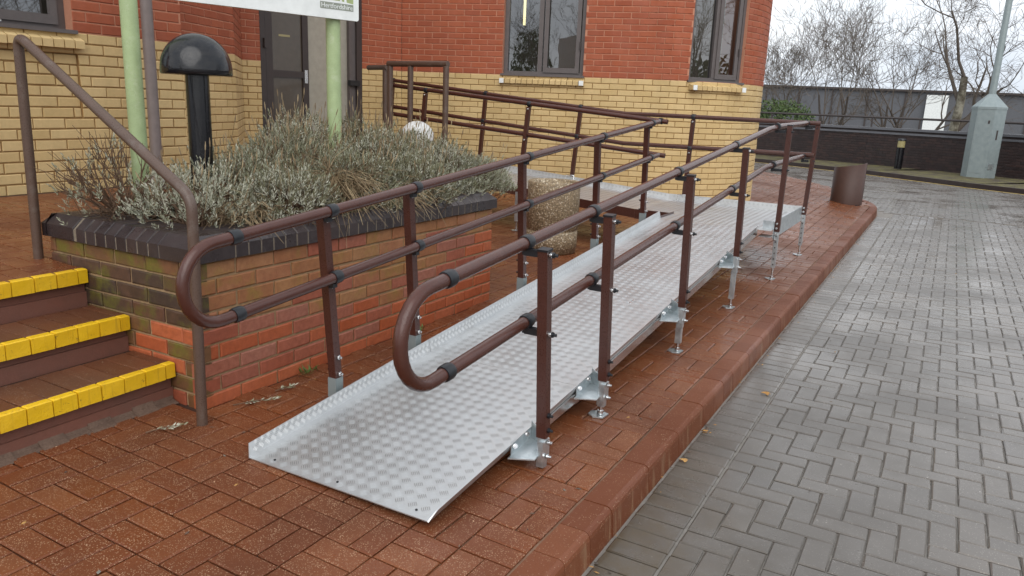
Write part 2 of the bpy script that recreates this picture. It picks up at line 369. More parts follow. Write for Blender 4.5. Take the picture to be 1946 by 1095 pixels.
# building plan (plan curve of the long wall: straight then a drum)
FK = (-4.144, 6.829); FA = .287; FL = 3.325; FR = 1.671; FC = (-1.429, 9.373)
def fpath(s):
    if s <= FL: return (FK[0]+s*math.cos(FA), FK[1]+s*math.sin(FA)), (math.cos(FA), math.sin(FA))
    b = FA + (s-FL)/FR; return (FC[0]+FR*math.sin(b), FC[1]-FR*math.cos(b)), (math.cos(b), math.sin(b))
def in_building(X, Y):
    if (X-FC[0])**2 + (Y-FC[1])**2 < (FR-.05)**2: return True
    nx, ny = -math.sin(FA), math.cos(FA)
    s = (X-FK[0])*math.cos(FA)+(Y-FK[1])*math.sin(FA); d = (X-FK[0])*nx+(Y-FK[1])*ny
    return (s < FL and d > .05) or (X < FC[0]+.5 and Y > 9.3 and X > -8 and d > .05 and s < FL+1)

# ground beyond everything: one sheet to the horizon
b = MB(); b.add([(-400,-300,-.30),(400,-300,-.30),(400,600,-.30),(-400,600,-.30)], [(0,1,2,3)])
tag(b.build('ground', 'asphalt'), kind='structure')
# road bed
b = MB(); b.box((-14, -8, -.29), (16, 27, ROADZ-.010)); road = tag(b.build('road', 'road_joint'), kind='structure')
pcs = []
def herring(x0, x1, y0, y1, ok):
    for i in range(int((x1-x0)/.1)):
        for j in range(int((y1-y0)/.1)):
            c = (i-j) % 4; X = x0+i*.1; Y = y0+j*.1
            if c == 0: cx, cy, rot = X+.1, Y+.05, 0
            elif c == 3: cx, cy, rot = X+.05, Y+.1, 1
            else: continue
            if not ok(cx, cy): continue
            P = (cx, cy, ROADZ)
            if not inview(P, 420): continue
            z = random.uniform(-.0018, .0012)
            n = Vector((random.gauss(0, .006), random.gauss(0, .006), 1))
            pcs.append((score(P), (.1945, .0945, .04, 'grey_paver', .0055, random.randint(1, 4)), frame((cx, cy, ROADZ+z), (1,0,0) if rot == 0 else (0,1,0), n)))
KPOLY = [(-9, 25.6), (-2.35, 22.95), (.7, 21.2), (2.3, 19.9), (3.3, 19.05), (4.3, 18.4), (8, 15.2), (12, 11.5)]
def kpoly_y(X):
    for (a, c), (d, e) in zip(KPOLY[:-1], KPOLY[1:]):
        if a <= X <= d: return c + (e-c)*(X-a)/(d-a)
    return 99
def road_ok(X, Y):
    if Y > kpoly_y(X)-.25: return False
    if X < 2.10 and Y < 11.3: return False
    if Y >= 11.3 and Y < 14.75 and X < xmax(Y)+.28: return False
    return not (Y > 14.6 and X < -.9 and Y < 15)
herring(2.065, 9.3, -1.2, 12.0, lambda X, Y: road_ok(X, Y))
herring(-6.0, 9.3, 12.0, 22.5, lambda X, Y: road_ok(X, Y))
y = -1.6
while y < 11.25:                                        # soldier course along the kerb
    P = (1.958, y+.05, ROADZ)
    if inview(P): pcs.append((score(P), (.195, .0945, .04, 'grey_paver', .0055, random.randint(1, 4)), frame((1.958, y+.05, ROADZ+random.uniform(-.001,.001)), (1,0,0), (random.gauss(0,.006), random.gauss(0,.006), 1))))
    y += .1
for (xe, y0, y1) in ((2.065, -1.2, 12.0),):
    for j in range(int((y1-y0)/.1)):
        if (0-j) % 4 == 1 or (0-j) % 4 == 2 and False:
            cx, cy = xe+.05, y0+j*.1+.05
            if road_ok(cx+.06, cy) and inview((cx, cy, ROADZ)): pcs.append((score((cx, cy, ROADZ), .5), (.0945, .0945, .04, 'grey_paver', .004, 1), frame((cx, cy, ROADZ), (1,0,0), (0,0,1))))
emit(road, 'paver', pcs, 300)
# red pavement
b = MB(); xs = np.arange(-4.6, 1.83, .3); ys = np.arange(-3.4, 14.7, .3)
for X in xs:
    for Y in ys:
        if Y+.3 > 11.2 and X+.15 > xmax(Y+.15)-.1: continue
        x1 = min(X+.3, 1.73)
        if x1 <= X: continue
        b.add([(X,Y,G(X,Y)-.010),(x1,Y,G(x1,Y)-.010),(x1,Y+.3,G(x1,Y+.3)-.010),(X,Y+.3,G(X,Y+.3)-.010)], [(0,1,2,3)])
pave = tag(b.build('pavement', 'joint_sand'), kind='structure')
pcs = []
def red_ok(X, Y):
    if X > xmax(Y)-.05 or Y > 14.4: return False
    if in_building(X, Y): return False
    if -1.05 < X < 0 and 0 < Y < 2.46: return False           # planter
    if X < -.2 and Y < 0: return False                       # steps
    if X < -1.05 and Y < 2.5: return False
    if X < -2.05 and Y < 4.95: return False
    return X > -3.2
for i in range(-25, 1):
    for j in range(-12, 76):
        x0 = 1.512 + i*.2; y0 = -.03 + j*.2
        for k in range(2):
            if (i+j) % 2 == 0: cx, cy, ex = x0+.05+.1*k, y0+.1, (0,1,0)
            else: cx, cy, ex = x0+.1, y0+.05+.1*k, (1,0,0)
            if not red_ok(cx, cy): continue
            P = (cx, cy, G(cx, cy))
            if not inview(P, 420): continue
            n = Gn(cx, cy) + Vector((random.gauss(0,.004), random.gauss(0,.004), 0))
            pcs.append((score(P), (.1935, .0935, .04, 'red_paver', .0045, random.randint(1, 4)), frame((cx, cy, P[2]+random.uniform(-.0012,.0012)), ex, n)))
emit(pave, 'paver', pcs, 300)
# kerb, bullnosed stones
kerb = empty('kerb', kind='structure')
kprof = [(0, -.16), (0, 0), (.092, 0), (.104, -.004), (.112, -.013), (.116, -.026), (.127, -.16)]
km = bpy.data.meshes.new('kerb_stone'); v = []; nP = len(kprof)
for yy in (-.0985, .0985):
    for (px_, pz_) in kprof: v.append((px_, yy, pz_))
km.from_pydata(v, [], [tuple(range(nP-1, -1, -1)), tuple(range(nP, 2*nP))] + [(i, (i+1) % nP, nP+(i+1) % nP, nP+i) for i in range(nP)])
km.materials.append(MAT['red_kerb']); km.update()
kpos = [(1.722, -2.0+.2*k, 0) for k in range(67)]
a = 0.0; Y = 11.3
while Y < 14.3:
    X = xmax(Y); dy = .02; tx, ty = xmax(Y+dy)-X, dy; L = math.hypot(tx, ty); 
    kpos.append((X+tx/L*.1, Y+ty/L*.1, math.atan2(ty, tx)-PI/2)); step = .2; Y += ty/L*step
for (X, Y, a) in kpos:
    if not inview((X, Y, 0), 300): continue
    o = bpy.data.objects.new('kerb_stone', km); COL.objects.link(o); o.parent = kerb
    o.location = (X, Y, .006+random.uniform(-.0015,.0015)); o.rotation_euler = (0, random.gauss(0,.004), a+random.gauss(0,.003))
# far verge with its kerb, yellow line
b = MB(); c = MB(); d = MB()
WPOLY = [(-9, 27.2), (-2.79, 25.4), (.43, 24.3), (3.1, 22.95), (4.6, 22.1), (9, 19.4), (13, 16.5)]
for (p, q) in zip(KPOLY[:-1], KPOLY[1:]):
    nx, ny = -(q[1]-p[1]), q[0]-p[0]; L = math.hypot(nx, ny); nx /= L; ny /= L
    e = [(p[0]+nx*.12, p[1]+ny*.12), (q[0]+nx*.12, q[1]+ny*.12)]
    b.hexa([(p[0],p[1],-.28),(q[0],q[1],-.28),(e[1][0],e[1][1],-.28),(e[0][0],e[0][1],-.28),(p[0],p[1],0),(q[0],q[1],0),(e[1][0],e[1][1],0),(e[0][0],e[0][1],0)])
    g = [(p[0]+nx*6, p[1]+ny*6), (q[0]+nx*6, q[1]+ny*6)]
    c.add([(e[0][0],e[0][1],-.004),(e[1][0],e[1][1],-.004),(g[1][0],g[1][1],-.004),(g[0][0],g[0][1],-.004)], [(0,1,2,3)])
    d.add([(p[0]-nx*.22,p[1]-ny*.22,ROADZ+.006),(q[0]-nx*.22,q[1]-ny*.22,ROADZ+.006),(q[0]-nx*.12,q[1]-ny*.12,ROADZ+.006),(p[0]-nx*.12,p[1]-ny*.12,ROADZ+.006)], [(0,1,2,3)])
vg = empty('verge', kind='structure')
t = NT('verge_soil'); t.put(t.mix(t.ramp(t.noise(3, 6, .7), [(.4, 0), (.62, 1)]), (.06,.045,.032), (.14,.125,.04)), .9, bump=t.noise(40, 5), bstr=.8, bdist=.02)
b.build('kerb_edge', 'dark_brick', vg); c.build('verge_surface', 'verge_soil', vg); d.build('painted_line', 'yellow_line', road)

# ------------------------------------------------------------------ upper landing and steps
NOSE = [-.165, -.463, -.757]; TOPZ = [.244, .412, .590]
def GU(X, Y): return .588 + .047*max(0, -.77-X)
land = empty('upper_landing', kind='structure')
b = MB()
for (x0, x1, y0, y1) in ((-4.9, -.80, -3.4, 0), (-4.9, -1.0, 0, 2.47), (-4.9, -2.05, 2.47, 4.95), (-4.9, -3.2, 4.95, 6.6)):
    b.hexa([(x0,y0,0),(x1,y0,0),(x1,y1,0),(x0,y1,0)] + [(x,y,GU(x,y)-.010) for x, y in ((x0,y0),(x1,y0),(x1,y1),(x0,y1))])
b.build('landing_base', 'joint_sand', land)
pcs = []
for i in range(-21, 1):
    for j in range(-9, 29):
        x0 = -.965 + i*.2; y0 = -.21 + j*.2
        for k in range(2):
            if (i+j) % 2 == 0: cx, cy, ex = x0+.05+.1*k, y0+.1, (0,1,0)
            else: cx, cy, ex = x0+.1, y0+.05+.1*k, (1,0,0)
            if cy > -.05 and cx > -1.1: continue
            if cy > 2.4 and cx > -2.15 or cy > 4.85: continue
            if cx < -2.8 and cy < 2.2: continue
            P = (cx, cy, GU(cx, cy))
            if inview(P, 350): pcs.append((score(P), (.1955, .0955, .04, 'red_paver', .003, random.randint(1, 4)), frame(P, ex, (.047, 0, 1))))
emit(land, 'paver', pcs, 200)
b = MB()                                                   # retaining edge of the landing behind the planter
b.box((-2.06, 2.47, 0), (-1.98, 4.95, .62)); b.box((-4.6, 4.95, 0), (-1.98, 5.02, .60)); b.build('retaining_edge', 'riser_brick', land)
steps = empty('steps', 'three brick steps with yellow painted nosings beside the planter', 'steps', loc=(-.165, -.05, .05))
def chpar(o, p):
    o.parent = p; o.matrix_parent_inverse = p.matrix_basis.inverted(); return o
YS0, YS1 = -2.4, -.004
for k in range(3):
    x, z = NOSE[k], TOPZ[k]; zb0 = .0 if k == 0 else TOPZ[k-1]-.012
    b = MB(); b.box((x-.33, YS0, zb0), (x-.040, YS1, z-.066)); chpar(b.build('riser', 'riser_brick'), steps)
    b = MB(); b.box((x-.045, YS0, zb0), (x-.028, YS1, zb0+.075+ (.0 if k else .045))); chpar(b.build('riser_course', 'riser_brick'), steps)
    b = MB(); b.box((x-.33, YS0, z-.066), (x-.030, YS1, z-.010)); chpar(b.build('tread_bed', 'joint_sand'), steps)
    y = YS1; first = True
    while y > YS0:
        w = .05 if first else .1; yc = y - w/2
        for (nm, ln, off, mt, dep_, tl_a) in (('nosing_brick', .040, .020, 'yellow_paint', .068, .01), ('tread_paver', .25 if k < 2 else .165, .168 if k < 2 else .126, 'tread_paver', .05, .005)):
            me = piece_mesh(ln, w-(.005 if nm[0] == 'n' else .003), dep_, mt, .005 if nm[0] == 'n' else .003, 1+random.randint(0, 3))[0]; me.name = nm
            o = bpy.data.objects.new(nm, me); COL.objects.link(o)
            o.matrix_world = frame((x-off+random.uniform(-.0015,.0015), yc, z-(.001 if nm[0] == 't' else 0)+random.uniform(-.001,.001)), (1,0,0), (random.gauss(0,tl_a), random.gauss(0,.006), 1)); o.parent = steps; o.matrix_parent_inverse = steps.matrix_basis.inverted()
        y -= w; first = False
b = MB()                                                    # mortar fillet at the foot of the steps
pts = [(0,0), (.045,0), (.028,.007), (.010,.016), (0,.034)]
for i in range(24):
    y0 = -.01-.1*i; w = .8+.5*random.random()
    T = Matrix.Translation((-.195, y0, G(-.2, 0)-.004)) @ Matrix.Rotation(PI/2, 4, 'X')
    b.prism([(p[0]*w, p[1]*(.6+.5*random.random())) for p in pts], T, 0, .101)
chpar(b.build('mortar_fillet', 'mortar_fillet'), steps)

# ------------------------------------------------------------------ planter
PL = 2.465; ZC = .712
planter = empty('brick_planter', 'raised brick planter with dark coping and mossy weathered bricks', 'planter', loc=(-.5, 1.2, .05))
b = MB(); b.box((-1.045, .008, -.05), (-.008, PL-.008, ZC-.004)); chpar(b.build('mortar_core', 'planter_mortar'), planter)
pcs = []
def brick_at(P, ex, n, l, h, mat, var):
    # piece face local z = outward normal, local y must be up
    pcs.append((1e3+score(P), (l, h, .06, mat, .005, var), frame((P[0]+n[0]*random.uniform(-.002,.003), P[1]+n[1]*random.uniform(-.002,.003), P[2]), ex, n)))
def front_mat(c, Y):
    n = mnoise.noise(Vector((Y*1.7, c*.55, 3.1)))
    if c >= 6: return 'planter_orange' if n > -.22 else 'planter_red'
    if c >= 4: return ['planter_red', 'planter_orange', 'planter_tan'][0 if n > .12 else (1 if Y > 1.6 or n > -.05 else 2)]
    if Y > 2.2 and c >= 2: return 'planter_orange'
    if c <= 1: return 'planter_tan' if n > -.2 else 'planter_red'
    return 'planter_tan' if n > -.12 or .9 < Y < 1.9 else 'planter_red'
for c in range(10):
    z = ZC - .0375 - c*.075
    if z < .02: continue
    y = -.0 if c % 2 == 0 else -.1125
    while y < PL-.01:
        y0, y1 = max(y, 0), min(y+.215, PL)
        if y1-y0 > .03: brick_at((0, (y0+y1)/2, z), (0,1,0), (1,0,0), y1-y0, .065+random.uniform(-.002,.001), front_mat(c, (y0+y1)/2), random.randint(1, 5))
        y += .225
    x = 0 if c % 2 == 1 else -.1125+.0
    x = -.0 if c % 2 == 1 else .1125
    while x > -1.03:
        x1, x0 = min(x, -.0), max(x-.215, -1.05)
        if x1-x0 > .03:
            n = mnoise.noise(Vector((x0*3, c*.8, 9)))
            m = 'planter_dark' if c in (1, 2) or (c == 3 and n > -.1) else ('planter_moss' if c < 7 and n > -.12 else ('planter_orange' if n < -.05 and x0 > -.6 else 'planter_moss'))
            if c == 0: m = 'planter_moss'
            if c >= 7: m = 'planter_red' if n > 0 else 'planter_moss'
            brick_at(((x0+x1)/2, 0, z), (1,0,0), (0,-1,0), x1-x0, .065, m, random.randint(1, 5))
        x -= .225
    for k in range(3):
        x0 = -.215-.225*k if c % 2 else -.11-.225*k
        brick_at((x0, PL, z), (-1,0,0), (0,1,0), .213, .065, 'planter_orange', 1+k)
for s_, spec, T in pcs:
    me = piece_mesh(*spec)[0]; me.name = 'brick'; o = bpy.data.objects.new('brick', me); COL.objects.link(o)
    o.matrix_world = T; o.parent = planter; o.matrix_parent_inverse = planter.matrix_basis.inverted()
# coping: canted bricks on edge; profile outward +x
cprof = [(-.215, 0), (.022, 0), (.022, .062), (-.030, .108), (-.215, .108)]
def coping_mesh(w):
    me = bpy.data.meshes.new('coping_brick'); v = []; n = len(cprof); bv = .003
    for (yy, s_) in ((-w/2, bv), (-w/2+bv, 0), (w/2-bv, 0), (w/2, bv)):
        for (px_, pz_) in cprof: v.append((px_-s_*(1 if px_ > -.1 else 0), yy, pz_-s_*(1 if pz_ > .05 else 0)))
    f = [tuple(range(n)), tuple(range(4*n-1, 3*n-1, -1))]
    for a in range(3):
        f += [(a*n+i, a*n+n+i, a*n+n+(i+1) % n, a*n+(i+1) % n) for i in range(n)]
    me.from_pydata(v, [], f); me.materials.append(MAT['coping_brick']); me.update(); return me
cm1 = [coping_mesh(.0695), coping_mesh(.068), coping_mesh(.069)]; cmL = coping_mesh(.213)
def coping(x, y, rot, me):
    o = bpy.data.objects.new('coping_brick', me); COL.objects.link(o)
    o.matrix_world = Matrix.Translation((x, y, ZC+.004+random.uniform(-.001,.002))) @ Matrix.Rotation(rot+random.gauss(0,.006), 4, 'Z'); o.parent = planter; o.matrix_parent_inverse = planter.matrix_basis.inverted()
y = .203
while y < PL-.22: coping(0, y+.0375, 0, random.choice(cm1)); y += .075
for k in range(8): coping(-.80+.075*k+.0375, 0, -PI/2, random.choice(cm1))
coping(-.925-.0, 0, -PI/2, cmL)
y = .23
while y < PL-.1: coping(-1.05, y, PI, random.choice(cm1)); y += .075
# corner pieces: solid canted blocks
def corner_piece(cx, cy, sx, sy, ext):
    """block covering the corner, sx/sy outward signs; ext along the face with no cant on the inner sides"""
    b = MB(); e = .022
    x0, x1 = cx - sx*ext, cx + sx*e; y0, y1 = cy - sy*ext, cy + sy*e; zt = ZC+.004
    xi, yi = x1 - sx*.052, y1 - sy*.052
    v = [(x0,y0,zt),(x1,y0,zt),(x1,y1,zt),(x0,y1,zt),(x0,y0,zt+.108),(x1,y0,zt+.062),(x1,y1,zt+.062),(x0,y1,zt+.062),(xi,y0,zt+.108),(xi,yi,zt+.108),(x0,yi,zt+.108)]
    f = [(0,3,2,1),(0,1,5,8,4),(1,2,6,5),(2,3,7,6),(3,0,4,10,7),(4,8,9,10),(8,5,6,9),(9,6,7,10)]
    if sx*sy < 0: f = [tuple(reversed(q)) for q in f]
    b.add(v, f); chpar(b.build('coping_brick', 'coping_brick'), planter)
corner_piece(0, 0, 1, -1, .198); corner_piece(0, PL, 1, 1, .22); corner_piece(-1.05, 0, -1, -1, .012)
b = MB(); b.box((-.20, .19, ZC+.0045), (.0195, PL-.2, ZC+.060)); chpar(b.build('coping_joint', 'coping_mortar'), planter); b = MB(); b.box((-.83, -.0195, ZC+.0045), (-.19, .2, ZC+.060)); chpar(b.build('coping_joint', 'coping_mortar'), planter)
b = MB(); T = Matrix.Identity(4); b.prism([(-.2,.055),(.0185,.055),(-.033,.1045),(-.2,.1045)], Matrix(((1,0,0,0),(0,0,1,0),(0,1,0,ZC+.004),(0,0,0,1))), .19, PL-.2); chpar(b.build('coping_joint', 'coping_mortar'), planter)
b = MB(); b.prism([(-.2,.055),(.0185,.055),(-.033,.1045),(-.2,.1045)], Matrix(((0,0,1,0),(-1,0,0,0),(0,1,0,ZC+.004),(0,0,0,1))), -.82, -.19); chpar(b.build('coping_joint', 'coping_mortar'), planter)
b = MB()
nx, ny = 14, 30
for i in range(nx+1):
    for j in range(ny+1):
        X = -.86+.72*i/nx; Y = .19+2.1*j/ny; b.v.append((X, Y, ZC+.055+.03*mnoise.noise(Vector((X*5, Y*5, 0)))))
for i in range(nx):
    for j in range(ny): b.f.append((i*(ny+1)+j, (i+1)*(ny+1)+j, (i+1)*(ny+1)+j+1, i*(ny+1)+j+1)); b.m.append(0); b.tone.append(0); b.sm.append(True)
chpar(b.build('soil', 'soil'), planter)
b = MB(); b.cyl((-.02, 1.42, .125), (.006, 1.42, .125), .018, 12); chpar(b.build('weep_pipe', 'grey_pipe'), planter)

# ------------------------------------------------------------------ the brick building
ZB = 1.7955
bld = empty('brick_building', 'two tone brick building, cream below and red above, with rounded corner', 'building', loc=(-3, 7, .1))
bpcs = []
def line_path(p, q):
    L = math.hypot(q[0]-p[0], q[1]-p[1]); t = ((q[0]-p[0])/L, (q[1]-p[1])/L)
    return (lambda s: ((p[0]+t[0]*s, p[1]+t[1]*s), t)), L
def brick_wall(path, s0, s1, z0, z1, openings=(), step=None, recess=None, phase=0., deep=False):
    """face runs along path; outward normal is to the right of the direction of travel"""
    bback = {'cream_mortar': MB(), 'red_mortar': MB()}; nb = int(math.floor((z1-ZB)/.075)); lo = int(math.ceil((ZB-z0)/.075))
    for c in range(-lo, nb):
        za = ZB + c*.075; zc = za+.0375; mat = 'red_brick' if c >= 0 else 'cream_brick'
        s = s0 - (.1125 if c % 2 else 0) - phase
        while s < s1-.01:
            a, e = max(s, s0), min(s+.215, s1); segs = [(a, e)]
            for (oa, ob, oz0, oz1) in list(openings) + ([recess] if recess else []):
                if oz0 < zc < oz1:
                    ns = []
                    for (p, q) in segs:
                        if q <= oa or p >= ob: ns.append((p, q))
                        else:
                            if p < oa: ns.append((p, oa-.002))
                            if q > ob: ns.append((ob+.002, q))
                    segs = ns
            for (p, q) in segs:
                if q-p < .03: continue
                (X, Y), t = path((p+q)/2); n = (t[1], -t[0], 0); d = 0.
                if deep: d = -.024
                P = (X+n[0]*d, Y+n[1]*d, zc)
                bpcs.append((score(P), (round((q-p)/.005)*.005, .064, .05, mat, .004, random.randint(1, 3)), frame((P[0]+n[0]*random.uniform(-.0008,.0012), P[1]+n[1]*random.uniform(-.0008,.0012), zc), (t[0], t[1], 0), n)))
            s += .225
    if deep: return
    # backing
    cuts = sorted(set([s0, s1] + [x for o in openings for x in o[:2]] + list(np.arange(s0, s1, step)) if step else set([s0, s1] + [x for o in openings for x in o[:2]])))
    cuts = sorted(set(list(cuts) + (list(recess[:2]) if recess else [])))
    cuts = [c for c in cuts if s0-1e-6 <= c <= s1+1e-6]
    for a, e in zip(cuts[:-1], cuts[1:]):
        if e-a < 1e-4: continue
        zs = sorted(set([z0, ZB-.004, z1+1.2] + (list(recess[2:4]) if recess else []) + [z for o in openings if o[0] < (a+e)/2 < o[1] for z in o[2:4]]))
        for z_a, z_e in zip(zs[:-1], zs[1:]):
            if any(o[0] < (a+e)/2 < o[1] and o[2] <= (z_a+z_e)/2 <= o[3] for o in openings): continue
            (xa, ya), ta = path(a); (xe, ye), te = path(e); q = []
            bd = -.030 if recess and recess[2]-.01 < (z_a+z_e)/2 < recess[3] and recess[0]-.01 < (a+e)/2 < recess[1] else -.0055
            for zz in (z_a, z_e):
                for (X, Y, t, dd) in ((xa, ya, ta, bd), (xe, ye, te, bd), (xe, ye, te, -.16), (xa, ya, ta, -.16)): q.append((X+t[1]*dd, Y-t[0]*dd, zz))
            bback['cream_mortar' if z_e <= ZB else 'red_mortar'].hexa(q)
    for k_, m_ in bback.items():
        if m_.f: chpar(m_.build('wall', k_), bld)
# drum + straight wall F
angs = lambda deg: FL + FR*(math.radians(deg+90) - FA)      # polar angle about the drum centre -> s
W1 = (1.449, 2.557, ZB+.001, 3.25); W2s = (angs(-52), angs(-21.5))
W2 = (W2s[0], W2s[1], ZB+.001, 3.25)
brick_wall(fpath, 0, angs(62), .0, 3.15, [W1, W2], step=.11)
# wall E (right of door), D (left of door), splay C, B, pier A
E0 = (-4.34, 6.22)
pa, L = line_path(E0, FK); brick_wall(pa, 0, L, .1, 3.0)
D0, D1 = (-4.684, 4.482), (-4.600, 4.690)
pa, L = line_path(D0, D1); brick_wall(pa, 0, L, .5, 3.0, phase=.05)
B0, B1 = (-3.36, 2.45), (-3.768, 3.572)
pa, L = line_path(B0, B1); brick_wall(pa, 0, L, .5, 2.9)
pa, L = line_path(B1, D0); brick_wall(pa, 0, L, .5, 3.0, phase=.08)
A0, A1 = (-2.85, -1.6), (-2.85, 2.235)
pa, L = line_path(A0, A1)
WA = (.4, 2.93, ZB+.001, 3.1)
brick_wall(pa, 0, L, .5, 2.85, [WA], recess=(.2, 2.95, ZB-.60, ZB-.15))
brick_wall(pa, .2, 2.95, ZB-.60, ZB-.15, deep=True)
pa, L = line_path(A1, B0); brick_wall(pa, 0, L, .5, 2.85)
for s_, spec, T in bpcs: pass
bld_pcs = bpcs
def emit_child(parent, name, pieces, limit):
    pieces.sort(key=lambda p: -p[0]); ind = [p for p in pieces[:limit] if p[0] > 0]; rest = pieces[len(ind):]
    for s_, spec, T in ind:
        me = piece_mesh(*spec)[0]; me.name = name; o = bpy.data.objects.new(name, me); COL.objects.link(o)
        o.matrix_world = T; o.parent = parent; o.matrix_parent_inverse = parent.matrix_basis.inverted()
    b = MB()
    for s_, spec, T in rest:
        me, v, f = piece_mesh(*spec); b.mat(spec[3]); b.t = random.random(); b.add([T @ Vector(p) for p in v], f)
    o = chpar(b.build(name+'work', None), parent); o['kind'] = 'stuff'
emit_child(bld, 'brick', bld_pcs, 300)
b = MB(); b.box((-12, -1.6, 4.35), (-2.9, 4.4, 4.6)); b.box((-12, 4.4, 4.2), (-4.4, 12, 4.45)); b.box((-4.4, 8.0, 4.36), (-1.5, 12, 4.5)); chpar(b.build('roof', 'frame_dark'), bld)
b = MB()                                                   # rooms behind the glass
b.box((-9, 6.0, 0), (-8.9, 13, 4.2)); b.box((-9, 12.9, 0), (-.6, 13, 4.2)); b.box((-9, 10.9, 0.5), (-.9, 11, 4.2)); b.box((-9, 6.6, .6), (-.4, 11, .62)) if False else None
b.box((-7, -1.6, .2), (-6.9, 4.4, 4.35))
chpar(b.build('inner_wall', 'interior'), bld)
# windows
def window(name, P0, P1, z0, z1, mull, setback=.09, flip=False, sash=None, h2=None):
    """P0,P1 left/right ends of the opening seen from outside"""
    ux, uy = P1[0]-P0[0], P1[1]-P0[1]; L = math.hypot(ux, uy); ux /= L; uy /= L; nx, ny = uy, -ux
    T = Matrix(((ux, nx, 0, P0[0]), (uy, ny, 0, P0[1]), (0, 0, 1, 0), (0, 0, 0, 1)))   # local x along, y outward
    fw = .055; d0, d1 = -setback-.07, -setback
    m = MB(); m.box((0, d0, z0), (fw, d1, z1), T); m.box((L-fw, d0, z0), (L, d1, z1), T); m.box((fw, d0, z0), (L-fw, d1, z0+fw), T); m.box((fw, d0, z1-fw), (L-fw, d1, z1), T)
    win = chpar(m.build('window', 'frame_grey'), bld)
    for x in mull:
        m = MB(); m.box((x-.03, d0, z0+fw), (x+.03, d1+.002, z1-fw), T); m.build('mullion', 'frame_grey', win)
    g = MB(); y = d0+.03; g.add([tuple(T @ Vector(q)) for q in ((fw,y,z0+fw),(L-fw,y,z0+fw),(L-fw,y,z1-fw),(fw,y,z1-fw))], [(0,1,2,3)]); g.build('pane', 'window_glass', win)
    for (xa, xb) in (sash or []):
        m = MB(); w = .055; ya, yb = d1-.01, d1+.016
        m.box((xa, ya, z0+fw-.01), (xa+w, yb, z1-fw), T); m.box((xb-w, ya, z0+fw-.01), (xb, yb, z1-fw), T); m.box((xa+w, ya, z0+fw-.01), (xb-w, yb, z0+fw+w), T); m.build('sash', 'frame_grey', win)
        m = MB(); m.box((xb-.012, yb-.004, z0+.35), (xb+.012, yb+.012, z0+.45), T); m.build('hinge', 'frame_dark', win)
    m = MB(); m.box((-.02, -setback-.03, z0-.012), (L+.02, .022, z0+.014), T); m.build('sill', 'frame_grey', win)
    return T, L, win
def rowlock(T, L, win, z1, proj_=.045, caps=True, x0=0, x1=None):
    x1 = L if x1 is None else x1; n = int(round((x1-x0)/.0775)); w = (x1-x0)/n
    prof = [(-.05, 0), (proj_, -.045), (proj_, -.098), (-.05, -.098)]
    me = bpy.data.meshes.new('sill_brick'); v = []
    for xx in (-w/2+.004, w/2-.004):
        for (yy, zz) in prof: v.append((xx, yy, zz))
    me.from_pydata(v, [], [(0,1,2,3),(7,6,5,4)] + [(i, 4+i, 4+(i+1) % 4, (i+1) % 4) for i in range(4)]); me.materials.append(MAT['cream_brick']); me.update()
    for k in range(n):
        o = bpy.data.objects.new('sill_brick', me); COL.objects.link(o); o.parent = win
        o.matrix_world = T @ Matrix.Translation((x0+(k+.5)*w, 0, z1-.014+random.uniform(-.001,.001)))
    if caps:
        for xx in (x0+.5*w, x1-.5*w):
            m = MB(); m.box((xx-.030, proj_+.001, z1-.112), (xx+.030, proj_+.012, z1-.05), T); m.build('end_cap', 'white_paint', win)
def fpt(s): return fpath(s)[0]
T1, L1, w1 = window('w1', fpt(W1[0]), fpt(W1[1]), ZB, 3.25, [.5], sash=[(.55, 1.04)])
rowlock(T1, L1, w1, ZB, x0=-.03, x1=L1+.03)
T2, L2, w2 = window('w2', fpt(W2s[0]), fpt(W2s[1]), ZB, 3.25, [.42], setback=.05, sash=[(.44, .80)])
rowlock(T2, L2, w2, ZB, proj_=.10)
pA0, pA1 = (A0[0], A0[1]+WA[0]), (A0[0], A0[1]+WA[1])
TA, LA, wA = window('wA', pA0, pA1, ZB, 3.1, [1.2], sash=[(1.30, 2.47)])
rowlock(TA, LA, wA, ZB, proj_=.05, caps=False, x0=-.02, x1=LA+.05)
m = MB(); m.box((2.05, -.098, ZB+.03), (2.09, -.083, ZB+.046), TA); m.build('sticker', 'white_paint', wA)
# lit strip lamp inside window 1
lt = MB(); lt.box((.135, -.62, ZB+.70), (.165, -.59, ZB+1.6), T1); tag(lt.build('strip_lamp', 'lamp_tube'), 'thin yellow lit lamp strip inside the left window of the curved wall', 'lamp')
# entrance doors between D and E
ux, uy = E0[0]-D1[0], E0[1]-D1[1]; LD = math.hypot(ux, uy); ux /= LD; uy /= LD
TD = Matrix(((ux, uy, 0, D1[0]), (uy, -ux, 0, D1[1]), (0, 0, 1, 0), (0, 0, 0, 1)))
door = empty('entrance', 'dark framed glass entrance door with beige panel behind the sign', 'door', loc=(-4.5, 5.4, .76))
z0, z1 = .76, 3.0
m = MB(); m.box((0, -.10, z0), (.07, .0, z1), TD); m.box((LD-.09, -.10, z0), (LD, .0, z1), TD); m.box((.07, -.10, z1-.1), (LD-.09, 0, z1), TD); chpar(m.build('door_frame', 'frame_dark'), door)
x0, x1 = .085, .70
m = MB(); m.box((x0, -.07, z0), (x0+.095, -.02, z1-.1), TD); m.box((x1-.085, -.07, z0), (x1, -.02, z1-.1), TD); m.box((x0+.095, -.07, 1.62), (x1-.085, -.02, 1.70), TD); m.box((x0+.095, -.07, z0), (x1-.085, -.02, z0+.12), TD)
leafd = chpar(m.build('door_leaf', 'frame_dark'), door)
m = MB(); m.box((x0+.095, -.05, z0+.12), (x1-.085, -.042, z1-.1), TD); m.build('pane', 'door_glass', leafd)
m = MB(); m.box((x1-.075, -.018, 1.56), (x1-.03, .0, 1.72), TD); m.build('handle', 'steel_bolt', leafd)
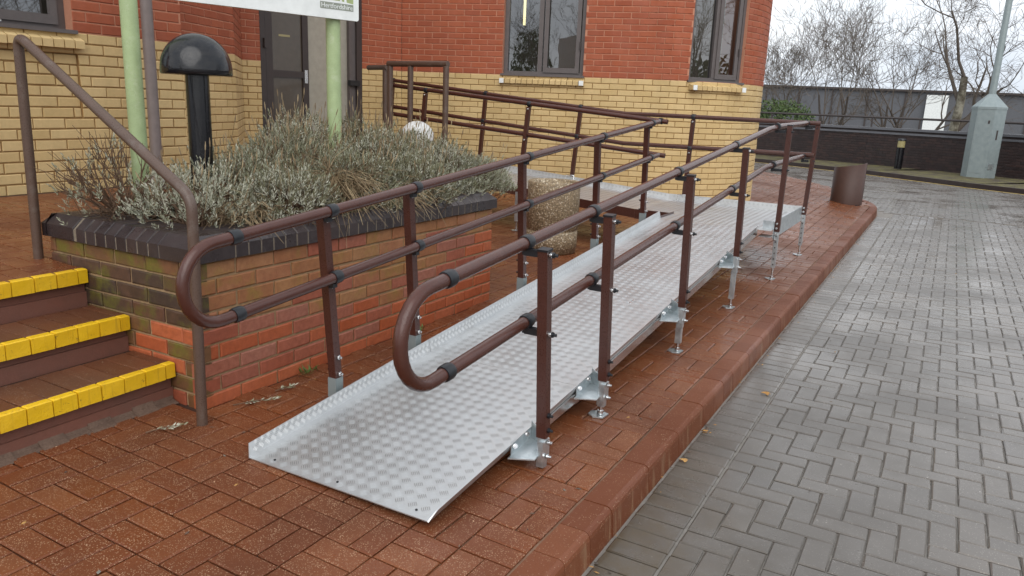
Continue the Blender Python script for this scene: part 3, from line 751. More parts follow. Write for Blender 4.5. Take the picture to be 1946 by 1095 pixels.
m = MB(); m.box((.04, .0, 1.95), (.075, .03, 2.06), TD); m.build('hinge', 'frame_dark', leafd)
m = MB(); m.box((x1+.012, -.10, z0), (LD-.20, -.07, z1-.1), TD); chpar(m.build('beige_panel', 'door_beige'), door)
m = MB(); m.box((LD-.20, -.26, z0), (LD-.17, -.02, z1-.1), TD); m.box((LD-.17, -.06, z0), (LD-.09, -.03, z1-.1), TD); l2 = chpar(m.build('open_leaf', 'frame_grey'), door)
m = MB(); m.box((LD-.22, -.03, 1.56), (LD-.06, .03, 1.63), TD); m.build('push_bar', 'black_plastic', l2)
m = MB(); m.box((.0, -1.3, z0-.1), (LD, -1.25, z1), TD); m.box((-.06, -1.3, z0-.1), (0, -.1, z1), TD); m.box((LD, -1.3, z0-.1), (LD+.06, -.1, z1), TD); chpar(m.build('lobby_wall', 'interior'), door)
m = MB(); m.box((x0+.20, -.0405, 2.10), (x0+.36, -.038, 2.125), TD); m.build('notice_strip', 'bollard_glass', leafd)
def at_depth(x, y, zc):
    d = RX*(x-973)/FPX + DX*(y-547.5)/FPX + FX; return CAM + d*zc

# ------------------------------------------------------------------ the access ramp
ramp = empty('access_ramp', 'modular aluminium access ramp with chequer plate deck and brown tube handrails', 'ramp', loc=(.95, -.2, .03))
SL = .0860; ZP = .457; VN = Vector((0, -SL, 1)).normalized(); VV = Vector((0, 1, SL)).normalized()
def zpl(Y): return .044 + SL*(Y+.2)
BAR_V = np.array([(-.5,0,0),(-.25,.5,0),(.25,.5,0),(.5,0,0),(.25,-.5,0),(-.25,-.5,0),(-.27,0,1),(.27,0,1)])
BAR_F = [(0,6,1),(1,6,7,2),(2,7,3),(3,7,4),(4,7,6,5),(5,6,0)]
def tread(O, u, v, n, Lu, Lv, parent, p=.040, bl=.031, bw=.0040, h=.0006, margin=.002, skip=None):
    """raised five-bar pattern on a plate: O corner, u,v in-plane axes, n normal (pointing up)"""
    O, u, v, n = [np.array(a, float) for a in (O, u, v, n)]
    lim = min(.012, Lu*.17, Lv*.17); MI = []; V = []; F = []; k = 0; R = int((Lu+Lv)/p)+2
    for i in range(-R, R):
        for j in range(-R, R):
            a = (i+j)*p/math.sqrt(2); b_ = (i-j)*p/math.sqrt(2)
            if a < margin or b_ < margin or a > Lu-margin or b_ > Lv-margin: continue
            along = (1, 1) if (i+j) % 2 else (1, -1)
            e1 = (u*along[0]+v*along[1])/math.sqrt(2); e2 = (-u*along[1]+v*along[0])/math.sqrt(2)
            for q in range(5):
                c = O + u*a + v*b_ + e2*(q-2)*.0068
                aa = a + ((q-2)*.0068*np.dot(e2, u)); bb = b_ + ((q-2)*.0068*np.dot(e2, v))
                if min(aa, bb, Lu-aa, Lv-bb) < lim: continue
                V.append(c + BAR_V[:, 0:1]*bl*e1 + BAR_V[:, 1:2]*bw*e2 + BAR_V[:, 2:3]*h*n + n*.0002)
                F += [tuple(x+8*k for x in f) for f in BAR_F]; MI += [(i+j) % 2]*6; k += 1
    me = bpy.data.meshes.new('tread_pattern'); me.from_pydata(np.concatenate(V).tolist(), [], F); me.materials.append(MAT['tread_bar']); me.materials.append(MAT['tread_bar_shade_dirt']); me.polygons.foreach_set('material_index', np.array([1-x for x in MI], dtype=np.int32)); me.update()
    o = bpy.data.objects.new('tread_pattern', me); COL.objects.link(o); o.parent = parent; o['kind'] = 'stuff'
    return o
seams = [-.2, 1.02, 2.24, 3.46, 4.62]
X0, X1 = .512, 1.362
for k in range(4):
    a, e = seams[k]+(.0012 if k else 0), seams[k+1]-.0012
    m = MB(); q = []
    for Y in (a, e):
        z = zpl(Y); q += [(X0-.016, Y, z+.066), (X0-.002, Y, z), (X1+.002, Y, z), (X1+.024, Y, z+.044)]
    th = .004
    for Y in (a, e):
        z = zpl(Y); q += [(X0-.020, Y, z+.066), (X0-.006, Y, z-th), (X1+.006, Y, z-th), (X1+.028, Y, z+.044)]
    if k == 0: q[0] = (X0-.014, a+.012, zpl(a)+.052); q[8] = (X0-.018, a+.012, zpl(a)+.052); q[3] = (X1+.02, a+.03, zpl(a)+.036); q[11] = (X1+.024, a+.03, zpl(a)+.036)
    f = [(i, i+1, i+5, i+4) for i in range(3)] + [(8+i, 12+i, 13+i, 9+i) for i in range(3)] + [(0,4,12,8), (3,11,15,7)] + [(i+8, i+9, i+1, i) for i in range(3)] + [(i+4, i+5, i+13, i+12) for i in range(3)]
    m.add(q, f); pan = m.build('ramp_panel', 'aluminium'); chpar(pan, ramp)
    tread((X0+.012, a, zpl(a)), (1,0,0), VV, VN, X1-X0-.024, (e-a)/VV.y, pan)
    lu = Vector((-.014, 0, .066)).normalized(); ln = Vector((1, 0, .21)).normalized()
    tread((X0-.003, a+(.02 if k == 0 else 0), zpl(a)+.004+(.0018 if k == 0 else 0)), tuple(lu), VV, ln, .056, (e-a)/VV.y-.02, pan, p=.0235, bl=.0185, bw=.0036, h=.0011)
    # deck screws by the seam
    for xx in ((X0+.24, X0+.62) if k else (X0+.1, X0+.42, X0+.78)):
        for dy in ((.03, .075) if k else (.035,)):
            m = MB(); c = Vector((xx, a+dy, zpl(a+dy))); m.cyl(tuple(c), tuple(c+VN*.003), .008 if k else .005, 8); m.build('deck_screw', 'steel_bolt' if k else 'black_plastic', pan)
    m = MB(); m.hexa([(X1-.02,a,zpl(a)-.055),(X1+.016,a,zpl(a)-.055),(X1+.016,e,zpl(e)-.055),(X1-.02,e,zpl(e)-.055),(X1-.02,a,zpl(a)-.006),(X1+.016,a,zpl(a)-.006),(X1+.016,e,zpl(e)-.006),(X1-.02,e,zpl(e)-.006)] if k else
                   [(X1-.02,.4,.06),(X1+.016,.4,.06),(X1+.016,e,zpl(e)-.055),(X1-.02,e,zpl(e)-.055),(X1-.02,.4,zpl(.4)-.006),(X1+.016,.4,zpl(.4)-.006),(X1+.016,e,zpl(e)-.006),(X1-.02,e,zpl(e)-.006)]); chpar(m.build('side_rail', 'aluminium_smooth'), ramp)
# platform and second flight
def zr2(X): return ZP + .0765*max(0., .1-X)
PX0, PX1, PY0, PY1 = .515, 1.488, 4.622, 6.12
m = MB(); m.box((PX0-.02, PY0, ZP-.004), (PX1, PY1, ZP)); m.box((.10, 5.05, ZP-.004), (PX0-.02, PY1, ZP)); plat = chpar(m.build('platform_deck', 'aluminium'), ramp)
tread((PX0-.005, PY0+.01, ZP), (1,0,0), (0,1,0), (0,0,1), PX1-PX0-.01, PY1-PY0-.02, plat)
tread((.11, 5.06, ZP), (1,0,0), (0,1,0), (0,0,1), PX0-.12, PY1-5.08, plat)
m = MB(); m.box((PX1, PY0+.10, ZP-.085), (PX1+.006, PY1+.006, ZP+.068)); chpar(m.build('side_plate', 'galvanised'), ramp)
m = MB(); m.box((X1+.03, PY0+.13, ZP), (PX1, PY0+.135, ZP+.066)); m.box((X1+.03, PY0+.0, ZP-.06), (PX1, PY0+.135, ZP-.055)); chpar(m.build('corner_tray', 'galvanised'), ramp)
m = MB(); m.box((.10, PY1, ZP-.06), (PX1, PY1+.005, ZP+.068)); back = chpar(m.build('back_upstand', 'aluminium'), ramp)
tread((.11, PY1-.0005, ZP+.004), (1,0,0), (0,0,1), (0,-1,0), PX1-.12, .06, back, p=.032, bl=.024)
m = MB(); m.box((.10, 5.045, ZP-.09), (PX0-.02, 5.05, ZP+.004)); m.box((PX0-.024, PY0, ZP-.09), (PX0-.02, 5.05, ZP+.02)); chpar(m.build('edge_channel', 'post_brown'), ramp)
XE = -3.22
m = MB(); m.hexa([(XE,5.05,zr2(XE)-.004),(.098,5.05,zr2(.098)-.004),(.098,PY1,zr2(.098)-.004),(XE,PY1,zr2(XE)-.004),(XE,5.05,zr2(XE)),(.098,5.05,zr2(.098)),(.098,PY1,zr2(.098)),(XE,PY1,zr2(XE))]); fl2 = chpar(m.build('upper_panel', 'aluminium'), ramp)
V2 = Vector((-1, 0, .0765)).normalized(); N2 = Vector((.0765, 0, 1)).normalized()
tread((.09, 5.06, zr2(.09)), (0,1,0), tuple(V2), tuple(N2), 1.04, 3.2, fl2, p=.048, bl=.036, bw=.0065)
m = MB()
for (ya, yb) in ((PY1, PY1+.005),):
    m.hexa([(XE,ya,zr2(XE)-.06),(.098,ya,zr2(.098)-.06),(.098,yb,zr2(.098)-.06),(XE,yb,zr2(XE)-.06),(XE,ya,zr2(XE)+.066),(.098,ya,zr2(.098)+.066),(.098,yb,zr2(.098)+.066),(XE,yb,zr2(XE)+.066)])
up2 = chpar(m.build('upper_upstand', 'aluminium'), ramp); tread((.09, PY1-.0005, zr2(.09)+.004), tuple(V2), (0,0,1), (0,-1,0), 3.2, .06, up2, p=.032, bl=.024)
m = MB(); m.hexa([(XE,5.045,zr2(XE)-.085),(.098,5.045,zr2(.098)-.085),(.098,5.049,zr2(.098)-.085),(XE,5.049,zr2(XE)-.085),(XE,5.045,zr2(XE)+.003),(.098,5.045,zr2(.098)+.003),(.098,5.049,zr2(.098)+.003),(XE,5.049,zr2(XE)+.003)]); ch = chpar(m.build('edge_channel', 'post_brown'), ramp)
for xx in (-.35, -1.6): m = MB(); m.cyl((xx, 5.044, zr2(xx)-.035), (xx, 5.038, zr2(xx)-.035), .008, 8); m.build('bolt', 'steel_bolt', ch)

# rails
RT = .0235
def arc_u(X, yc, zt, zm, n=14):
    """from top rail round to mid rail, the turn lying in the rail plane"""
    c = Vector((X, yc, (zt+zm)/2)); r = (zt-zm)/2*.997; return [c - VV*math.sin(PI*k/n)*r + Vector((0,-SL,1)).normalized()*math.cos(PI*k/n)*r for k in range(n+1)]
def rail_loop(X, y_u, top, mid, name='handrail'):
    zt = top[0][2] - SL*(top[0][1]-y_u); zm = mid[0][2] - SL*(mid[0][1]-y_u)
    pts = [Vector(p) for p in reversed(top)] + arc_u(X, y_u, zt, zm) + [Vector(p) for p in mid]
    m = MB(); m.tube(pts, RT, 16); return chpar(m.build(name, 'rail_brown'), ramp)
XR = 1.402; tr_ = lambda Y: .903+.0888*Y; mr_ = lambda Y: .590+.0888*Y
rail_loop(XR, -.25, [(XR, -.2, tr_(-.2)), (XR, 2, tr_(2)), (XR, 4.50, tr_(4.5)), (XR+.01, 4.68, 1.314), (XR+.02, 4.9, 1.327), (XR+.035, 6.10, 1.347)],
          [(XR, -.2, mr_(-.2)), (XR, 2, mr_(2)), (XR, 4.50, mr_(4.5)), (XR+.01, 4.68, .999), (XR+.02, 4.9, 1.008), (XR+.035, 6.10, 1.022)])
XL = .482; tl_ = lambda Y: .934+.0885*Y; ml_ = lambda Y: .640+.0885*Y
rail_loop(XL, -.285, [(XL, -.2, tl_(-.2)), (XL, 2, tl_(2)), (XL, 4.42, tl_(4.42))], [(XL, -.2, ml_(-.2)), (XL, 2, ml_(2)), (XL, 4.47, ml_(4.47))])
def straight(pts, name='handrail'):
    m = MB(); m.tube(pts, RT, 14); return chpar(m.build(name, 'rail_brown'), ramp)
bt = lambda X: 1.358 + .0885*max(0, -.48-X); it = lambda X: 1.316+.078*(.276-X)
straight([(1.56, 6.15, 1.350), (-.2, 6.15, 1.362), (-.5, 6.15, bt(-.5)), (-.8, 6.15, bt(-.8)), (-3.83, 6.15, bt(-3.83))])
straight([(1.54, 6.15, 1.040), (-.2, 6.15, 1.036), (-.5, 6.15, bt(-.5)-.325), (-.8, 6.15, bt(-.8)-.325), (-3.83, 6.15, bt(-3.83)-.335)])
straight([(.34, 5.10, it(.34)), (-2.93, 5.10, it(-2.93))]); straight([(.34, 5.10, it(.34)-.318), (-2.95, 5.10, it(-2.95)-.318)])
m = MB(); m.tube([(XL, 4.42, tl_(4.42)), (XL-.04, 4.6, 1.333), (.33, 5.08, it(.33))], .012, 6)
# posts: bottom, up direction, height
def post(P, up, h, name='post', cap=True, s=.0205):
    up = Vector(up).normalized(); T = frame(P, (1,0,0), up)
    m = MB(); m.box((-s, -s, 0), (s, s, h), T); o = chpar(m.build(name, 'post_brown'), ramp)
    if cap: m = MB(); m.box((-s-.002, -s-.002, h), (s+.002, s+.002, h+.008), T); m.build('post_cap', 'black_plastic', o)
    return o, T
def collar(c, axis, r=RT+.006, w=.022):
    axis = Vector(axis).normalized(); c = Vector(c); m = MB(); m.tube([c-axis*w, c-axis*w*.6, c+axis*w*.6, c+axis*w], [r-.002, r, r, r-.002], 16); return chpar(m.build('rail_collar', 'black_plastic'), ramp)
BOLT = {}
def bolts(o, pts, axis, mat='steel_bolt'):
    if mat not in BOLT:
        m = MB(); m.cyl((0,0,0), (0,0,.008), .011, 6); m.cyl((0,0,.008), (0,0,.020), .006, 8); t_ = m.build('bolt', mat); BOLT[mat] = t_.data; bpy.data.objects.remove(t_)
    for p in pts:
        b_ = bpy.data.objects.new('bolt', BOLT[mat]); COL.objects.link(b_); ax = Vector(axis)
        b_.matrix_world = frame(p, ax.orthogonal(), ax); b_.parent = o; b_.matrix_parent_inverse = (o.matrix_parent_inverse.inverted() if False else Matrix.Identity(4))
        if o.parent is not None: b_.matrix_parent_inverse = (o.parent.matrix_basis @ o.matrix_parent_inverse @ o.matrix_basis).inverted()
def foot(X, Y, ztop, zg=None, perf=False):
    zg = G(X, Y) if zg is None else zg
    m = MB(); m.box((X-.017, Y-.017, max(zg+.06, zg+(ztop-zg)*.25)), (X+.017, Y+.017, ztop)); o = chpar(m.build('leg', 'galvanised'), ramp)
    m = MB(); m.cyl((X, Y, zg+.01), (X, Y, ztop-.01), .009, 8); m.cyl((X, Y, zg+.012), (X, Y, zg+.03), .016, 6); m.build('levelling_screw', 'steel_bolt', o)
    m = MB(); pl = [(-.055,-.02),(-.02,-.045),(.025,-.03),(.03,.03),(-.02,.045),(-.055,.02)]; m.prism(pl, Matrix.Translation((X, Y, zg+.003)), 0, .006); m.build('foot_plate', 'galvanised', o)
    if perf:
        for k in range(6): m = MB(); m.box((X-.005, Y-.0185, ztop-.046-.05*k), (X+.005, Y-.0172, ztop-.034-.05*k)); m.build('slot', 'black_plastic', o)
XPR = 1.478
for k, Y in enumerate((.425, 1.035, 2.21, 3.485)):
    zb_ = zpl(Y)+.052
    o, T = post((XPR, Y, zb_), VN, .775 if k else .765)
    # bracket tray
    z = zpl(Y)-.012; m = MB()
    m.hexa([(X1+.02,Y-.11,z-.018),(XPR-.005,Y-.055,z-.022),(XPR-.005,Y+.045,z-.010),(X1+.02,Y+.085,z+.002),(X1+.02,Y-.11,z-.013),(XPR-.005,Y-.055,z-.017),(XPR-.005,Y+.045,z-.005),(X1+.02,Y+.085,z+.007)])
    m.hexa([(X1+.02,Y+.082,z),(XPR-.02,Y+.042,z-.006),(XPR-.02,Y+.046,z-.006),(X1+.02,Y+.086,z),(X1+.02,Y+.082,z+.078),(XPR-.02,Y+.042,z+.055),(XPR-.02,Y+.046,z+.055),(X1+.02,Y+.086,z+.078)])
    m.box((XPR-.004, Y-.030, z-.035), (XPR+.0165, Y+.030, z+.050)); m.box((X1+.018, Y-.086, z-.03), (X1+.0215, Y+.086, z+.045))
    m.box((XPR-.0165, Y-.016, z-.065), (XPR+.015, Y+.016, z+.060))
    br = chpar(m.build('bracket', 'galvanised'), ramp)
    bolts(br, [(X1+.022, Y-.06, z+.02), (X1+.022, Y+.04, z+.035)], (.6,-.5,.3))
    bolts(br, [(XPR+.02, Y+.006, z+.04), (XPR+.02, Y+.004, z-.02)], (1,0,0))
    bolts(o, [Vector((XPR+.021, Y, zb_+.03)), Vector((XPR+.021, Y-.006, zb_+.095))], (1,0,0), 'black_plastic')
    if k: foot(XPR-.01, Y+.015, zpl(Y)-.06)
    h = .775
    for (rz, dz) in ((tr_, 0), (mr_, 0)):
        Yr = Y-SL*((rz(Y)-zb_)); zr = rz(Yr); collar((XR, Yr, zr), VV)
        m = MB(); m.box((XR-.002, -.014+Yr, zr-.048), (XPR-.020, Yr+.014, zr-.022)); m.box((XR-.012, Yr-.013, zr-.046), (XR+.016, Yr+.013, zr-.020)); ar = chpar(m.build('rail_bracket', 'black_plastic'), ramp)
        bolts(ar, [(XPR+.0215, Yr, zr-.035)], (1,0,0)); bolts(ar, [(XPR+.034, Yr, zr-.035)], (1,0,0), 'black_plastic')
collar((XR, -.16, tr_(-.16)), VV); collar((XR, -.16, mr_(-.16)), VV); collar((XL, -.2, tl_(-.2)), VV); collar((XL, -.2, ml_(-.2)), VV)
XPL = .442
for k, Y in enumerate((.37, .97, 2.12, 3.275, 4.32)):
    zb_ = zpl(Y)+.10
    o, T = post((XPL, Y, zb_), VN, tl_(Y)-zb_-.022, cap=False)
    m = MB(); m.box((XPL-.024, Y-.024, zpl(Y)-.03), (XPL+.024, Y+.024, zb_+.0)); m.box((XPL+.024, Y-.024, zpl(Y)-.03), (X0-.02, Y+.024, zpl(Y)+.03)); br = chpar(m.build('bracket', 'galvanised_dull'), ramp)
    bolts(o, [(XPL+.0215, Y, zb_+.02), (XPL+.0215, Y-.006, zb_+.10)], (1,0,0)); bolts(o, [(XPL-.0215, Y, zb_+.03), (XPL-.0215, Y-.006, zb_+.11)], (-1,0,0), 'black_plastic')
    foot(XPL-.005, Y+.02, zpl(Y)-.03)
    for rz in (tl_, ml_):
        Yr = Y-SL*((rz(Y)-zb_)); zr = rz(Yr); collar((XL, Yr+.012, rz(Yr+.012)), VV)
        m = MB(); m.box((XPL-.018, Yr-.014, zr-.045), (XL+.004, Yr+.014, zr-.023)); ar = chpar(m.build('rail_bracket', 'black_plastic'), ramp); bolts(ar, [(XPL+.022, Yr, zr-.04)], (1,0,0))
# platform posts (right side)
for (X, Y, zt) in ((1.516, 4.755, 1.337), (1.512, 6.16, 1.345)):
    o, T = post((X, Y, ZP-.02), (.004 if Y < 5 else .03, 0, 1), zt-ZP+.02); foot(X+.0, Y+.006, ZP-.02, perf=True)
    bolts(o, [(X-.003, Y-.021, ZP+.01), (X-.003, Y-.021, ZP+.05)], (0,-1,0)); bolts(o, [(X-.01, Y-.021, ZP-.04), (X-.01, Y-.021, ZP-.09)], (0,-1,0))
    zt2 = 1.327 if Y < 5 else 1.345; zm2 = 1.006 if Y < 5 else 1.02
    for zr in (zt2, zm2):
        xr = XR+.02 if Y < 5 else XR+.035; yy = Y-.03; collar((xr, yy, zr), (0,1,.02))
        m = MB(); m.box((xr-.012, yy-.013, zr-.055), (xr+.012, yy+.013, zr-.02)); m.box((xr+.012, yy-.012, zr-.052), (X-.018, yy+.012, zr-.030)); ar = chpar(m.build('rail_bracket', 'black_plastic'), ramp); bolts(ar, [(X+.022, yy+.015, zr-.04)], (1,0,0), 'black_plastic')
# back posts
for (X, zg_) in ((.25, ZP+.01), (-1.115, 0), (-2.40, 0), (-3.83, 0)):
    zb_ = zg_ or zr2(X)+.02; ztop = (1.36 if X > 0 else bt(X))-.03
    up = (.03, 0, 1) if X > 0 else (.078, 0, 1)
    o, T = post((X, 6.15, zb_), up, ztop-zb_, cap=False)
    for dz in (0, -.33):
        c = T @ Vector((0, 0, ztop-zb_+.03+dz)); collar((c.x, 6.15, c.z), (1,0,-.06)); bolts(o, [(c.x, 6.128, c.z-.05)], (0,-1,0))
    m = MB(); m.tube([(X-.05, 6.10, zb_-.01), (X-.05, 6.10, zb_+.06), (X+.05, 6.10, zb_+.06), (X+.05, 6.10, zb_-.01)], .007, 6); m.build('base_clip', 'steel_bolt', o)
    foot(X, 6.16, zr2(X)-.05, zg=G(X, 6.16) if X > -3 else .6)
for X in (-1.235, -2.55):
    zb_ = zr2(X)-.06; o, T = post((X, 5.10-.012, zb_), (.085, 0, 1), it(X+.1)-zb_-.03, cap=False)
    for dz in (0, -.318):
        c = T @ Vector((0, 0, it(X+.1)-zb_+dz)); collar((c.x, 5.10, c.z), (1,0,-.08)); bolts(o, [(c.x, 5.066, c.z-.05)], (0,-1,0))
    foot(X, 5.06, zr2(X)-.05)
for X in (.33, .33): collar((X-.06, 5.10, it(X-.06)-(0 if X == .33 else .318)), (1,0,-.08))
foot(PX0-.03, 5.02, ZP-.05); foot(X0-.03, 4.60, ZP-.05)

# ------------------------------------------------------------------ old handrails, posts, lamps
def bend(pts, r=.08, n=6):
    out_ = [Vector(pts[0])]
    for a, b_, c in zip(pts[:-2], pts[1:-1], pts[2:]):
        a, b_, c = Vector(a), Vector(b_), Vector(c); u = (a-b_).normalized()*r; w = (c-b_).normalized()*r
        for k in range(n+1):
            t = k/n; out_.append((b_+u)*(1-t)**2 + b_*2*t*(1-t) + (b_+w)*t*t)
    out_.append(Vector(pts[-1])); return out_
hr = empty('step_handrail', 'weathered brown tube handrail sloping down beside the yellow edged steps', 'handrail', loc=(.116, -.1, .05))
m = MB(); m.tube(bend([(-1.085, -.045, .55), (-1.035, -.06, 1.645), (.125, -.095, 1.02), (.117, -.1, .03)], .065, 8), .0225, 16); chpar(m.build('tube', 'old_brown'), hr)

sg = empty('sign', 'white notice board on two pale green posts standing in the planter', 'sign', loc=(-.73, 1.68, .75))
P1, P2 = (-.95, .445), (-.73, 1.68)
m = MB(); m.cyl((P1[0], P1[1], .70), (P1[0], P1[1], 2.9), .042, 24); chpar(m.build('post', 'green_paint'), sg)
m = MB(); m.cyl((P2[0], P2[1], .70), (P2[0], P2[1], 2.9), .045, 24); chpar(m.build('post', 'green_paint'), sg)
R0 = Vector((-.635, 1.80, 0)); dv = Vector((-.30, -1.05, 0)).normalized(); nv = Vector((-dv.y, dv.x, 0)) * -1
nv = Vector((1, -.286, 0)).normalized()
TS = Matrix(((dv.x, 0, nv.x, R0.x), (dv.y, 0, nv.y, R0.y), (0, 1, 0, 1.888), (0, 0, 0, 1)))    # local x leftwards, y up, z outward
m = MB(); rr = .012; L = 2.0
m.prism([(rr, 0), (L, 0), (L, 1.0), (0, 1.0), (0, rr), (rr*.3, rr*.3)], TS, -.018, .012); board = chpar(m.build('board', 'white_paint'), sg)
def rect(name, mat, x0, x1, y0, y1, z, par):
    m = MB(); m.box((x0, y0, .0122), (x1, y1, z), TS); return m.build(name, mat, par)
lx0, lx1 = .040, .272
lg = rect('logo_band', 'logo_grey', lx0, lx1, .054, .092, .0135, board)
lp = rect('logo_panel', 'logo_green', lx0, lx1, .0965, .25, .0135, board)
m = MB()
for (xa, xb, ya, yb) in ((.088,.106,.10,.19),(.122,.136,.10,.17)):
    m.prism([(xa, ya), (xb, ya), (xb-.004, yb), (xa+.008, yb)], TS, .0136, .0146)
m.prism([(.080, .155), (.148, .150), (.152, .21), (.075, .21)], TS, .0136, .0145); m.build('logo_figure', 'white_paint', board)
m = MB(); m.prism([(lx0, .0925), (lx1, .0925), (lx1, .104), (.13, .106), (lx0, .0965)], TS, .0136, .0144); m.build('logo_line', 'white_paint', board)
fc = bpy.data.curves.new('lettering', 'FONT'); fc.body = 'Hertfordshire'; fc.size = .0445; fc.align_x = 'CENTER'; fc.extrude = .0004
fo = bpy.data.objects.new('lettering_curve', fc); COL.objects.link(fo); bpy.context.view_layer.update()
tm = bpy.data.meshes.new_from_object(fo.evaluated_get(bpy.context.evaluated_depsgraph_get())); bpy.data.objects.remove(fo)
tm.materials.clear(); tm.materials.append(MAT['white_paint'])
to = bpy.data.objects.new('lettering', tm); COL.objects.link(to); to.parent = board
wtx = max(v.co.x for v in tm.vertices)-min(v.co.x for v in tm.vertices); ks = .218/wtx
to.matrix_world = TS @ Matrix.Translation(((lx0+lx1)/2, .0605, .0141)) @ Matrix.Rotation(PI, 4, 'Y') @ Matrix.Diagonal((ks, ks*.98, -1, 1))

pp_ = empty('drain_pipe', 'grey brown vertical pipe against the cream brick wall', 'pipe', loc=(-2.60, 1.78, .7))
m = MB(); m.cyl((-2.60, 1.745, .66), (-2.60, 1.745, 3.4), .042, 20); chpar(m.build('pipe', 'grey_pipe'), pp_)
m = MB(); m.lathe([(.042, 0), (.056, 0), (.056, .10), (.042, .10)], (-2.60, 1.745, .66), 20); chpar(m.build('pipe_shoe', 'grey_pipe'), pp_)

ml = empty('mushroom_light', 'glossy black mushroom shaped bollard light among the lavender', 'bollard light', loc=(-.6, .55, .72))
m = MB(); m.lathe([(.056, 0), (.056, .80)], (-.6, .548, .71), 28); chpar(m.build('post', 'black_gloss'), ml)
pr = [(0, .012), (.075, .012), (.075, 0), (.164, 0), (.170, .006), (.169, .030)] + [(.168*math.cos(a), .032+.168*math.sin(a)) for a in np.linspace(.06, PI/2, 14)]
m = MB(); m.lathe(pr, (-.6, .548, 1.505), 40); chpar(m.build('dome', 'black_gloss'), ml)

gb_ = empty('globe_light', 'round white globe lamp half hidden behind the lavender', 'lamp', loc=(-1.85, 4.10, .1))
m = MB(); m.lathe([(0, -.165)] + [(.168*math.cos(a), .165*math.sin(a)) for a in np.linspace(-PI/2+.1, PI/2, 18)], (-1.87, 4.12, 1.055), 32); chpar(m.build('globe', 'globe_white'), gb_)
m = MB(); m.cyl((-1.87, 4.12, .08), (-1.87, 4.12, .95), .045, 14); chpar(m.build('post', 'black_gloss'), gb_)

def guard(label, pts, posts, loc):
    g = empty('guard_rail', label, 'guard rail', 'old tube guard rails by the entrance', loc=loc)
    m = MB(); m.tube(pts, .032, 14); chpar(m.build('top_rail', 'old_brown'), g)
    for (x, y, zt) in posts:
        m = MB(); m.cyl((x, y, .60), (x, y, zt), .032, 14); chpar(m.build('post', 'old_brown'), g)
a1, a2 = Vector((-2.087, 4.918, 1.80)), Vector((-2.954, 5.03, 1.80))
guard('large brown tube guard rail with three posts at the ramp top', [a1+(a1-a2)*.03, a2], [(a1.x, a1.y, 1.78), (a1.x+(a2.x-a1.x)*.60, a1.y+(a2.y-a1.y)*.6, 1.78), (a2.x+.03, a2.y, 1.78)], (-2.1, 4.9, .65))
guard('small brown tube guard rail beside the entrance door frame', [(-3.58, 5.80, 1.795), (-4.02, 5.97, 1.795)], [(-3.63, 5.82, 1.78)], (-3.6, 5.8, .7))

# ------------------------------------------------------------------ litter bins
lb = empty('aggregate_bin', 'round exposed aggregate concrete litter bin beside the ramp', 'bin', loc=(-.48, 4.40, .065))
pr = [(0, .0), (.232, .0), (.234, .040), (.243, .045), (.2435, .205), (.238, .209), (.238, .219), (.245, .223), (.248, .60), (.247, .655), (.238, .668), (.205, .66), (.20, .45), (0, .45)]
m = MB(); m.lathe(pr, (-.48, 4.40, .066), 44); chpar(m.build('drum', 'aggregate'), lb)
hb = empty('half_round_bin', 'brown metal half round bin with slanted open top near the kerb end', 'bin', loc=(1.33, 11.4, .02))
m = MB(); n = 20; v = []; f = []
c0 = (1.345, 11.62); r_ = .245
for k in range(n+1):
    a = math.radians(-172 + 164*k/n); x, y = c0[0]+r_*math.cos(a), c0[1]+r_*math.sin(a)*1.15; zt = .60+.11*(k/n)
    xi, yi = c0[0]+(r_-.012)*math.cos(a), c0[1]+(r_-.012)*math.sin(a)*1.15
    v += [(x, y, .03), (x, y, zt), (xi, yi, zt), (xi, yi, .03)]
for k in range(n):
    a = 4*k; f += [(a, a+4, a+5, a+1), (a+1, a+5, a+6, a+2), (a+2, a+6, a+7, a+3)]
f += [(0,1,2,3), (4*n+3, 4*n+2, 4*n+1, 4*n)]
m.smooth = True; m.add(v, f); chpar(m.build('shell', 'bin_brown'), hb)
m = MB(); m.hexa([(c0[0]-r_,c0[1]-.03,.03),(c0[0]+r_,c0[1]-.03,.03),(c0[0]+r_,c0[1]-.018,.03),(c0[0]-r_,c0[1]-.018,.03),(c0[0]-r_,c0[1]-.03,.58),(c0[0]+r_,c0[1]-.03,.70),(c0[0]+r_,c0[1]-.018,.70),(c0[0]-r_,c0[1]-.018,.58)]); chpar(m.build('back_panel', 'bin_brown'), hb)
m = MB(); m.box((c0[0]-.2, c0[1]-.2, .012), (c0[0]+.2, c0[1]-.02, .035)); chpar(m.build('base', 'black_plastic'), hb)

